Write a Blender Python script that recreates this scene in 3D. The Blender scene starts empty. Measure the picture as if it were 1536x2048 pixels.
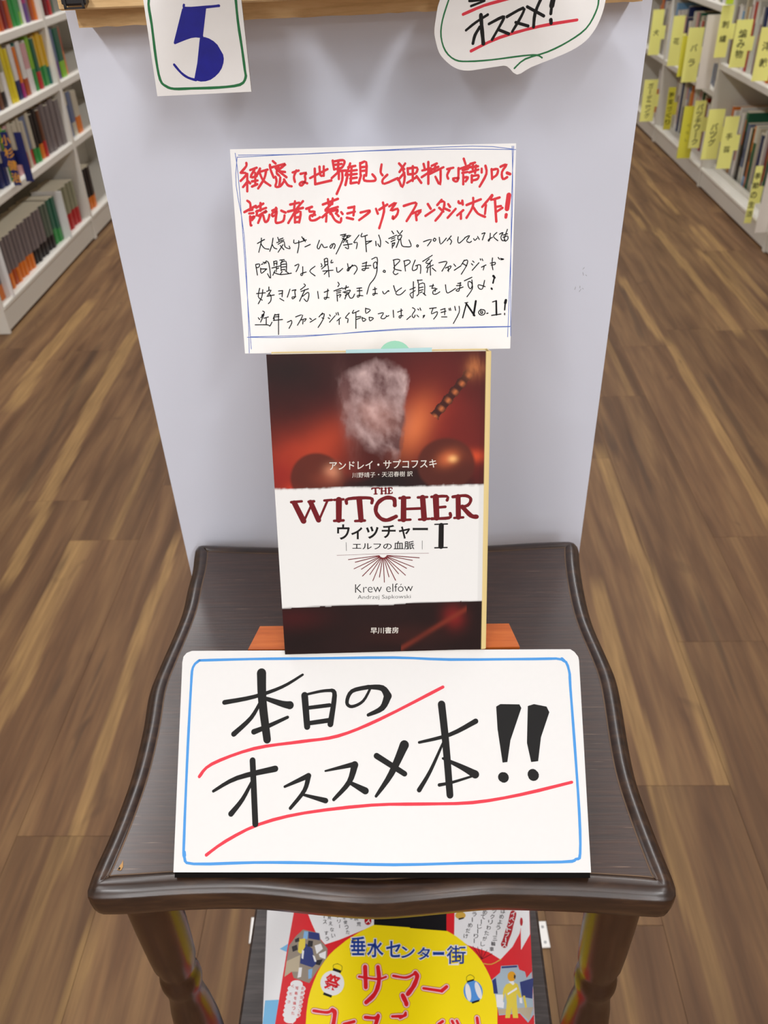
import bpy, bmesh, math, random
import numpy as np
from mathutils import Vector, Matrix
from mathutils.geometry import tessellate_polygon
random.seed(7)
sc = bpy.context.scene
COL = sc.collection

# ---------- camera ----------
CAM_H, YAW, PITCH, ROLL = 1.1, math.radians(2.6), math.radians(36.3), math.atan2(98, 2278)
cd = bpy.data.cameras.new('camera'); cam = bpy.data.objects.new('camera', cd); COL.objects.link(cam)
cd.sensor_fit = 'VERTICAL'; cd.sensor_height = 24.0; cd.lens = 24.0 * 1677.0 / 2048.0
cd.clip_start = 0.01; cd.clip_end = 60
cam.location = (0, 0, CAM_H)
cam.rotation_euler = (Matrix.Rotation(YAW, 4, 'Z') @ Matrix.Rotation(math.pi / 2 - PITCH, 4, 'X') @ Matrix.Rotation(-ROLL, 4, 'Z')).to_euler()
cd.dof.use_dof = True; cd.dof.focus_distance = 0.41; cd.dof.aperture_fstop = 13.0
sc.camera = cam

# ---------- world and exposure ----------
w = bpy.data.worlds.new('world'); sc.world = w; w.use_nodes = True
w.node_tree.nodes['Background'].inputs[0].default_value = (0.9, 0.95, 1.0, 1)
w.node_tree.nodes['Background'].inputs[1].default_value = 0.25
sc.view_settings.view_transform = 'Standard'; sc.view_settings.look = 'None'
sc.view_settings.gamma = 1.0; sc.view_settings.use_curve_mapping = False
sc.view_settings.exposure = -0.53

# ---------- ceiling lamps: x, y, watts ----------
LAMP_Z = 2.66
LAMPS = [(sx * 1.03, y, p) for sx in (-1, 1) for y, p in ((-5.0, 42), (-3.6, 42), (-2.1, 50), (-.6, 14), (1.45, 22), (3.0, 24), (4.5, 20), (6.0, 18))]
F = {"sign":[[-0.12344,0.22858,0.7105],[1.0,-0.00093,0.0],[0.00073,0.78879,0.61467],[-0.00057,-0.61467,0.78879]],"book":[[-0.06976,0.3114,0.7785],[0.99972,0.02385,0.0],[-0.0085,0.35628,0.93434],[0.02228,-0.93407,0.35639]],"note":[[-0.08809,0.40422,0.908],[0.99995,-0.00977,0.0],[0.00429,0.43906,0.89845],[-0.00878,-0.89841,0.43908]],"five":[[-0.12419,0.45483,1.0237],[0.99897,0.04536,0.0],[-0.0,0.0,1.0],[0.04536,-0.99897,0.0]],"bubble":[[0.0534,0.45789,1.02732],[0.99897,0.04536,0.0],[-0.0,0.0,1.0],[0.04536,-0.99897,0.0]],"flyer":[[-0.11804,0.27182,0.434],[1.0,0.0,0.0],[0.0,1.0,0.0],[0.0,0.0,1.0]]}
SEAT = [[-0.1642,0.4085],[-0.1672,0.3761],[-0.1685,0.3535],[-0.1652,0.3256],[-0.1634,0.2946],[-0.1639,0.2743],[-0.1655,0.2518],[-0.1679,0.234],[-0.1679,0.2215],[-0.1661,0.2197],[-0.1504,0.2197],[-0.1214,0.2218],[-0.092,0.2226],[-0.0722,0.2213],[-0.0526,0.2192],[-0.0349,0.2177],[-0.0201,0.2172],[-0.0002,0.2188],[0.0196,0.2208],[0.0345,0.2221],[0.0494,0.2219],[0.0689,0.2214],[0.0884,0.2204],[0.1191,0.2184],[0.1244,0.2199],[0.1255,0.2227],[0.1256,0.2286],[0.1233,0.2465],[0.1211,0.2671],[0.1197,0.2891],[0.1208,0.3142],[0.1229,0.3403],[0.1237,0.3622],[0.1215,0.3822],[0.1179,0.411],[0.1178,0.4402],[0.1198,0.4721],[0.122,0.4895],[0.1212,0.4961],[0.1176,0.4995],[0.0867,0.4987],[0.0557,0.4964],[-0.0229,0.494],[-0.1044,0.4977],[-0.1381,0.4997],[-0.1656,0.5016],[-0.1683,0.4961],[-0.1653,0.4714],[-0.1648,0.4519],[-0.1633,0.4298]]
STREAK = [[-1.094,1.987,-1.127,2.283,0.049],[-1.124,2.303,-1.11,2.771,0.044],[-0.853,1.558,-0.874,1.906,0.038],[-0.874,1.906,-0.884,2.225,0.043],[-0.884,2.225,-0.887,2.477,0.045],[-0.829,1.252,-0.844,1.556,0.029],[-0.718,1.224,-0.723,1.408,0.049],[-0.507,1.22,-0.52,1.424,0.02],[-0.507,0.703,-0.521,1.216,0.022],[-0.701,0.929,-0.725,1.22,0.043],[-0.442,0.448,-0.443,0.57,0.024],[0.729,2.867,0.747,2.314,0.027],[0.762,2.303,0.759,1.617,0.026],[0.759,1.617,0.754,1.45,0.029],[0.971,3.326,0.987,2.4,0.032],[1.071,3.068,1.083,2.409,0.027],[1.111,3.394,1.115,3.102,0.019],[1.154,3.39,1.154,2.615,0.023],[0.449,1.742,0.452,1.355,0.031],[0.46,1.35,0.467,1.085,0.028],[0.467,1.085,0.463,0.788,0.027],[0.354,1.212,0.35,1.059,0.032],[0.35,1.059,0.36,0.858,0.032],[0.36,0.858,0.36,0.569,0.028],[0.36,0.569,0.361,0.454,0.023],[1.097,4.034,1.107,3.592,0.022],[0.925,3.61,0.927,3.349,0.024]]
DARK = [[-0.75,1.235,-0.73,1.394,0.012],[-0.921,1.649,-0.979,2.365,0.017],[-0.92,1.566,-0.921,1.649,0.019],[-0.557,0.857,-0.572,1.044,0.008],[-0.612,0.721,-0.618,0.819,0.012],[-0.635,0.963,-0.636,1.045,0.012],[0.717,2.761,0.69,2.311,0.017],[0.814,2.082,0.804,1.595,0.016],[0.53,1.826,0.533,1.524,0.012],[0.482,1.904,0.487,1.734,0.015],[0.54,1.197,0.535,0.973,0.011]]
ROWS = {"D":[[3.0279,3.0443,0.14,"pale","pale",0.5],[3.0443,3.0694,0.14,"pale","green",0.45],[3.0694,3.0948,0.2,"white","orange",0.4],[3.0948,3.1163,0.2,"white","rust",0.4],[3.1163,3.138,0.2,"white","red",0.42],[3.138,3.1645,0.2,"white","maroon",0.42],[3.1645,3.1914,0.2,"white","rust",0.42],[3.1914,3.2049,0.19,"white","pale",0.5],[3.2049,3.2325,0.12,"green","green",0.5],[3.2325,3.2651,0.12,"green","green",0.5],[3.2651,3.3032,0.125,"green","lime",0.3],[3.3032,3.3225,0.16,"grey","white",0.5],[3.3225,3.3519,0.15,"magenta","purple",0.4],[3.3519,3.3868,0.155,"slate","grey",0.4],[3.3868,3.4071,0.155,"brown","rust",0.4],[3.4071,3.4327,0.165,"orange","orange",0.4],[3.4379,3.4798,0.17,"white","white",0.5],[3.5334,3.5553,0.17,"grey","maroon",0.5],[3.5553,3.5831,0.165,"magenta","red",0.3],[3.5831,3.6283,0.17,"teal","darkgreen",0.5]],"C":[[2.8425,2.8708,0.15,"pale","navy",0.45],[2.8708,2.8996,0.16,"cream","navy",0.45],[2.8996,2.9332,0.165,"pale","navy",0.42],[2.9332,2.9588,0.155,"sage","brown",0.4],[2.9588,2.9717,0.16,"cream","maroon",0.3],[2.9717,2.9979,0.15,"cream","black",0.3],[2.9979,3.02,0.16,"sage","white",0.65],[3.02,3.0425,0.16,"pale","white",0.6],[3.0425,3.0652,0.165,"yellow","yellow",0.5],[3.0652,3.0882,0.165,"yellow","yellow",0.5],[3.0882,3.1068,0.16,"grey","olive",0.6],[3.1068,3.1399,0.16,"white","navy",0.35],[3.1399,3.1591,0.16,"orange","magenta",0.3],[3.1591,3.1785,0.165,"teal","olive",0.5],[3.1785,3.213,0.16,"white","rust",0.32],[3.213,3.2532,0.16,"pink","white",0.5],[3.2532,3.2685,0.16,"white","pale",0.5],[3.2685,3.2994,0.165,"lime","green",0.4],[3.2994,3.3309,0.165,"darkgreen","red",0.35],[3.3309,3.3684,0.165,"gold","green",0.38],[3.3684,3.4066,0.165,"gold","green",0.38],[3.4066,3.4232,0.165,"gold","teal",0.36],[3.4232,3.4456,0.165,"gold","navy",0.36],[3.5026,3.5377,0.165,"slate","purple",0.35],[3.5377,3.5915,0.17,"darkgreen","lime",0.33],[3.5915,3.6281,0.16,"rust","orange",0.5]],"B":[[2.6532,2.6853,0.15,"white","white",0.5],[2.6853,2.7179,0.14,"white","maroon",0.3],[2.7853,2.8156,0.15,"pale","navy",0.5],[2.8156,2.8464,0.15,"cream","navy",0.5],[2.8464,2.8733,0.15,"grey","white",0.5],[2.8733,2.8961,0.16,"lime","green",0.6],[2.8961,2.9191,0.16,"green","green",0.5],[2.9191,2.9425,0.16,"pink","white",0.5],[2.9425,2.9709,0.16,"cream","pink",0.35],[2.9709,2.9998,0.16,"cream","pink",0.33],[2.9998,3.0242,0.16,"cream","brown",0.33],[3.0242,3.044,0.16,"cream","rust",0.33],[3.044,3.064,0.155,"cream","cream",0.5],[3.064,3.1047,0.16,"slate","red",0.32],[3.1047,3.1306,0.16,"cream","green",0.3],[3.1306,3.1515,0.16,"black","green",0.3],[3.1515,3.1727,0.16,"black","gold",0.3],[3.1727,3.1996,0.16,"black","orange",0.3],[3.1996,3.2213,0.16,"brown","red",0.35],[3.2213,3.2489,0.16,"grey","grey",0.5],[3.2489,3.2825,0.16,"grey","grey",0.5],[3.2825,3.3166,0.16,"grey","grey",0.5],[3.3166,3.3397,0.16,"grey","brown",0.3],[3.3397,3.3809,0.16,"grey","grey",0.5],[3.3809,3.4228,0.16,"grey","grey",0.5],[3.4906,3.535,0.16,"cream","slate",0.7],[3.535,3.5737,0.15,"slate","cream",0.3],[3.5737,3.6266,0.155,"cream","orange",0.4]],"A":[[2.4603,2.484,0.16,"grey","orange",0.3],[2.484,2.5161,0.16,"purplegrey","orange",0.3],[2.5161,2.5405,0.16,"grey","orange",0.3],[2.557,2.5906,0.16,"grey","orange",0.3],[2.6205,2.6396,0.16,"grey","orange",0.32],[2.64,2.6593,0.16,"grey","rust",0.32],[2.6598,2.6793,0.16,"grey","orange",0.32],[2.6798,2.6995,0.16,"grey","orange",0.32],[2.7,2.72,0.16,"grey","rust",0.32],[2.7204,2.7407,0.16,"grey","orange",0.32],[2.7411,2.7616,0.16,"grey","orange",0.32],[2.7621,2.7828,0.16,"grey","orange",0.32],[2.7833,2.8043,0.16,"grey","orange",0.32],[2.8047,2.826,0.16,"grey","orange",0.32],[2.8265,2.848,0.16,"grey","orange",0.32],[2.8484,2.8702,0.16,"grey","orange",0.32],[2.8707,2.8927,0.16,"grey","black",0.3],[2.8933,2.9156,0.16,"grey","black",0.3],[2.9161,2.9387,0.16,"grey","black",0.3],[2.9392,2.9621,0.16,"grey","black",0.3],[2.9626,2.9858,0.16,"grey","black",0.3],[2.9863,3.0098,0.16,"grey","black",0.3],[3.0103,3.0341,0.16,"grey","black",0.3],[3.0346,3.0587,0.16,"greygreen","black",0.3],[3.0593,3.0837,0.16,"greygreen","black",0.3],[3.0843,3.109,0.16,"greygreen","black",0.3],[3.0983,3.1323,0.16,"darkgreen","green",0.35],[3.1323,3.167,0.16,"darkgreen","green",0.3],[3.2202,3.2467,0.16,"sage","red",0.38],[3.2473,3.2742,0.16,"sage","red",0.38],[3.2748,3.3021,0.16,"sage","red",0.38],[3.3027,3.3303,0.16,"sage","red",0.38],[3.331,3.359,0.16,"sage","red",0.38],[3.3596,3.3881,0.16,"sage","red",0.38],[3.5024,3.5301,0.16,"black","orange",0.3],[3.5315,3.5596,0.16,"black","orange",0.3],[3.561,3.5894,0.16,"black","orange",0.3],[3.5908,3.6197,0.16,"black","orange",0.3]]}
SHELF = [[-0.1372,0.2723],[-0.1351,0.3587],[0.0952,0.2737],[0.0923,0.3553]]
INK = {
"note_red": [["s",1.25,1,[5.24,94.82,5.07,93.24,2.12,90.24]],["s",1.25,1,[2.36,90.23,5.23,89.61,1.92,86.28]],["s",1.27,1,[5.47,89.6,5.07,81.18]],["s",1.27,1,[5.32,86.42,6.71,85.02]],["s",1.25,1,[5.29,85.74,2.99,83.29]],["s",1.25,1,[7.01,91.38,10.44,92.42]],["s",1.25,1,[9.18,91.32,7.09,87.97,10.25,88.34]],["s",1.25,1,[7.72,85.9,10.64,86.28]],["s",1.25,1,[9.6,89.95,9.37,84.95]],["s",1.27,1,[7.6,83.4,10.32,84.47]],["s",1.25,1,[12.1,91.92,10.52,89.01]],["s",1.25,1,[10.82,90.14,15.94,91.36]],["s",1.25,1,[15.2,90.93,14.06,87.1,10.71,82.4]],["s",1.25,1,[11.99,89.43,13.54,86.2,17.05,83.61]],["s",1.25,1,[18.76,95.36,20.15,94.19]],["s",1.25,1,[17.24,93.59,17.39,91.55,18.91,87.43]],["s",1.25,1,[17.42,92.23,24.95,93.83,23.94,92.73]],["s",1.25,1,[20.06,91.93,23.32,89.13,25.42,87.48]],["s",1.25,1,[23.94,92.73,20.46,90.11,21.84,88.26]],["s",1.25,1,[21.52,92.34,20.49,90.79,24.8,89.99]],["s",1.25,1,[19.89,87.86,20.28,85.57,19.69,83.08,22.12,83.25,24.4,85.92]],["s",1.25,1,[22.28,87.34,21.63,83.26]],["s",1.25,1,[24.17,86.38,25.99,83.6,27.9,83.0]],["s",1.25,1,[28.64,89.66,31.79,90.48]],["s",1.25,1,[30.59,90.52,29.28,87.61,29.67,85.1]],["s",1.25,1,[32.7,88.87,35.6,89.25,34.83,87.91,34.99,85.64,32.97,83.19,32.04,84.12,33.52,84.99,35.9,84.25]],["s",1.25,1,[37.43,86.71,46.45,90.77]],["s",1.25,1,[39.98,91.17,39.98,83.69]],["s",1.25,1,[42.41,92.01,42.76,87.93,44.44,87.88]],["s",1.25,1,[44.57,92.17,44.43,87.66]],["s",1.25,1,[39.98,83.69,48.2,85.29]],["s",1.22,1,[49.2,94.75,49.79,90.45]],["s",1.25,1,[49.42,94.3,54.22,94.84,55.14,93.69,53.64,91.25,50.04,90.67]],["s",1.22,1,[52.06,94.45,51.67,89.05]],["s",1.25,1,[49.85,92.71,53.69,93.05]],["s",1.25,1,[51.67,89.05,48.47,86.41]],["s",1.25,1,[51.92,89.72,55.76,89.84]],["s",1.25,1,[52.15,89.26,52.06,85.87]],["s",1.25,1,[53.82,88.99,53.72,85.14,50.8,78.76]],["s",1.22,1,[58.0,93.16,56.97,90.48,55.46,87.59]],["s",1.25,1,[56.99,91.39,60.59,91.96]],["s",1.22,1,[55.99,89.38,61.26,89.92]],["s",1.22,1,[58.67,91.34,57.99,83.67]],["s",1.25,1,[57.62,87.76,61.22,88.11]],["s",1.25,1,[57.81,85.94,61.17,86.3]],["s",1.25,1,[56.67,88.01,55.34,82.92]],["s",1.25,1,[58.23,83.66,61.12,84.04]],["s",1.25,1,[63.01,93.25,63.12,87.61]],["s",1.25,1,[63.24,93.02,66.12,93.61,65.98,87.08]],["s",1.25,1,[63.44,91.21,65.83,91.37]],["s",1.25,1,[63.4,89.41,65.79,89.57]],["s",1.25,1,[63.35,87.38,62.07,83.56]],["s",1.25,1,[65.02,87.33,64.97,84.85,69.75,84.49,70.72,85.6,69.09,87.68]],["s",1.27,1,[4.85,76.6,6.26,75.42,6.39,73.11]],["s",1.27,1,[3.13,71.12,9.11,73.96]],["s",1.27,1,[5.61,71.98,7.32,72.17]],["s",1.27,1,[5.53,70.37,7.73,70.54]],["s",1.25,1,[5.96,68.97,6.0,64.8,6.48,64.56]],["s",1.25,1,[6.17,68.27,8.39,68.91,6.84,67.1]],["s",1.27,1,[9.31,73.04,13.05,75.01]],["s",1.25,1,[11.6,75.28,11.44,71.6]],["s",1.25,1,[9.23,71.2,14.41,72.91]],["s",1.27,1,[9.73,71.64,9.39,69.35]],["s",1.27,1,[10.35,69.09,14.59,71.52,13.82,70.62]],["s",1.27,1,[12.1,70.2,9.95,65.63]],["s",1.27,1,[12.79,69.26,13.62,66.0,15.12,66.89,15.96,69.41]],["s",1.25,1,[17.51,71.45,19.73,72.31]],["s",1.25,1,[19.51,72.78,19.64,70.01,17.63,68.68,17.45,70.07,19.19,70.95]],["s",1.25,1,[19.64,70.01,19.0,66.34,19.69,65.39,22.89,66.24,23.73,68.99]],["s",1.25,1,[22.12,71.33,24.27,70.36]],["s",1.25,1,[26.84,74.2,31.47,75.0]],["s",1.25,1,[29.32,75.75,28.66,71.17]],["s",1.25,1,[25.5,70.79,33.32,72.43]],["s",1.25,1,[33.43,75.64,30.15,72.05,25.52,65.25]],["s",1.25,1,[29.1,69.78,28.93,65.4]],["s",1.25,1,[29.1,69.78,32.04,70.63,31.12,65.34]],["s",1.27,1,[29.26,67.7,31.46,68.11]],["s",1.27,1,[29.18,65.53,31.13,65.67]],["s",1.27,1,[34.99,71.93,37.93,72.78]],["s",1.25,1,[36.7,72.35,36.64,70.51,39.3,70.44,38.01,68.17]],["s",1.25,1,[39.49,68.83,36.81,68.43,36.98,66.35,39.41,66.3,41.87,67.62]],["s",1.25,1,[43.52,73.78,51.31,76.33]],["s",1.25,1,[46.25,76.23,46.63,73.01]],["s",1.25,1,[48.67,76.62,48.35,73.89]],["s",1.25,1,[48.36,74.34,44.89,71.22]],["s",1.27,1,[44.87,70.76,51.2,72.44]],["s",1.27,1,[47.27,70.24,51.16,71.07,50.15,69.25]],["s",1.25,1,[46.31,70.27,43.08,67.59]],["s",1.25,1,[46.82,71.17,47.24,69.1]],["s",1.25,1,[45.29,68.45,44.95,65.47]],["s",1.25,1,[47.73,69.31,49.57,66.04,52.2,64.83,52.74,66.89]],["s",1.25,1,[50.85,68.55,51.56,67.84]],["s",1.25,1,[52.82,69.88,53.52,68.94]],["s",1.25,1,[56.49,71.85,59.39,72.23]],["s",1.25,1,[55.94,69.11,59.82,69.93]],["s",1.25,1,[59.64,72.46,59.05,68.11]],["s",1.25,1,[55.64,67.05,58.76,66.28]],["s",1.25,1,[62.7,69.4,67.05,70.21,67.03,69.29,61.89,65.74]],["s",1.22,1,[73.87,92.28,73.32,88.69,74.25,87.09]],["s",1.22,1,[76.64,87.25,74.21,84.83,75.13,82.99,81.85,85.53]],["s",1.25,1,[82.67,92.49,85.25,89.72]],["s",1.22,1,[85.76,92.41,82.85,88.44]],["s",1.22,1,[82.08,84.62,85.22,87.92]],["s",1.25,1,[84.07,90.65,85.44,86.11,84.17,81.17,82.55,84.38]],["s",1.22,1,[86.92,90.13,87.12,87.19]],["s",1.25,1,[86.91,89.9,91.67,90.22,90.93,87.54,87.12,87.19]],["s",1.25,1,[89.54,90.96,89.46,83.97]],["s",1.22,1,[86.59,83.14,91.38,85.73]],["s",1.22,1,[91.39,86.18,93.73,82.95]],["s",1.22,1,[95.01,91.93,95.69,88.99]],["s",1.22,1,[94.27,88.8,98.55,89.81]],["s",1.22,1,[97.39,92.76,97.3,82.41]],["s",1.22,1,[94.0,85.66,99.01,88.68]],["s",1.22,1,[99.03,90.92,101.64,91.97]],["s",1.22,1,[98.54,88.91,102.34,90.38]],["s",1.25,1,[98.05,87.13,104.95,90.09]],["s",1.22,1,[100.93,91.54,100.43,88.41]],["s",1.22,1,[103.52,88.56,103.24,81.8,100.89,85.7]],["s",1.22,1,[106.84,89.14,109.92,89.73]],["s",1.22,1,[108.5,89.55,106.82,86.44,107.29,84.63]],["s",1.22,1,[112.52,89.44,112.27,84.05,110.84,83.18,109.66,84.57,112.51,84.72]],["s",1.22,1,[115.12,93.84,116.06,91.13]],["s",1.25,1,[112.75,88.98,117.95,90.63]],["s",1.25,1,[114.64,88.48,117.24,89.08]],["s",1.22,1,[114.41,87.14,117.01,87.52]],["s",1.22,1,[114.88,86.23,114.87,81.72]],["s",1.25,1,[115.11,84.87,117.24,85.04,116.06,83.04]],["s",1.25,1,[118.42,91.29,120.78,91.9]],["s",1.22,1,[119.84,91.48,119.61,88.8]],["s",1.25,1,[117.95,89.74,122.2,90.07]],["s",1.25,1,[117.95,87.27,122.44,88.5]],["s",1.22,1,[121.26,90.55,120.79,86.97]],["s",1.22,1,[119.14,85.89,119.14,82.51]],["s",1.22,1,[119.14,85.44,122.45,85.8,121.98,84.01,119.37,83.41]],["s",1.22,1,[124.09,88.9,124.1,87.1]],["s",1.25,1,[125.97,90.19,126.46,86.37,123.07,80.38]],["s",1.22,1,[129.05,88.54,129.31,83.82]],["s",1.22,1,[129.05,88.09,132.11,88.46,131.66,85.78,129.3,84.27]],["s",1.22,1,[133.52,89.54,136.57,90.58,134.24,87.06,134.74,83.68,136.85,84.52]],["s",1.6,1,[136.84,86.54,138.25,85.96]],["s",1.25,1,[70.59,71.04,71.5,68.63]],["s",1.25,1,[72.26,70.54,76.39,72.95]],["s",1.25,1,[74.24,73.92,74.65,69.56,72.09,61.57]],["s",1.25,1,[77.33,72.01,80.96,73.74,78.02,69.93,81.63,70.76,81.35,68.02,79.15,65.78,79.17,67.15]],["s",1.25,1,[84.76,72.05,90.77,73.5,90.26,71.0,86.1,64.68]],["s",1.25,1,[89.03,68.28,93.6,69.77,91.42,67.31]],["s",1.25,1,[90.71,68.7,91.15,65.02]],["s",1.25,1,[96.97,72.65,98.39,70.34]],["s",1.25,1,[95.73,66.97,100.3,69.83]],["s",1.25,1,[103.91,74.53,101.75,72.08]],["s",1.25,1,[103.19,73.63,105.33,73.35,104.35,68.82,100.74,64.55]],["s",1.25,1,[102.69,70.68,104.83,68.8]],["s",1.22,1,[107.24,72.39,108.18,71.0]],["s",1.25,1,[105.79,70.15,107.94,69.18]],["s",1.25,1,[106.97,65.78,111.04,70.02]],["s",1.25,1,[112.48,73.63,112.72,72.71,114.38,72.67]],["s",1.22,1,[114.39,73.8,114.62,71.98]],["s",1.22,1,[114.86,69.24,111.75,66.8]],["s",1.25,1,[113.66,67.9,113.66,65.15]],["s",1.22,1,[116.53,71.7,123.66,74.25]],["s",1.22,1,[119.86,75.03,119.62,70.71,116.52,65.54]],["s",1.25,1,[119.86,70.71,122.24,67.45,125.82,65.77]],["s",1.25,1,[129.34,76.14,127.22,73.7,124.38,70.59]],["s",1.22,1,[126.28,71.46,125.82,67.14]],["s",1.22,1,[129.58,75.91,128.64,73.89,133.14,74.91]],["s",1.25,1,[130.77,74.29,131.55,63.34]],["s",1.22,1,[131.51,70.41,133.88,70.81]],["s",1.22,1,[131.76,68.13,134.6,69.88]],["s",2.31,1,[137.77,75.93,136.88,69.37]],["s",1.63,1,[136.52,66.55,136.34,65.28]]],
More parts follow.
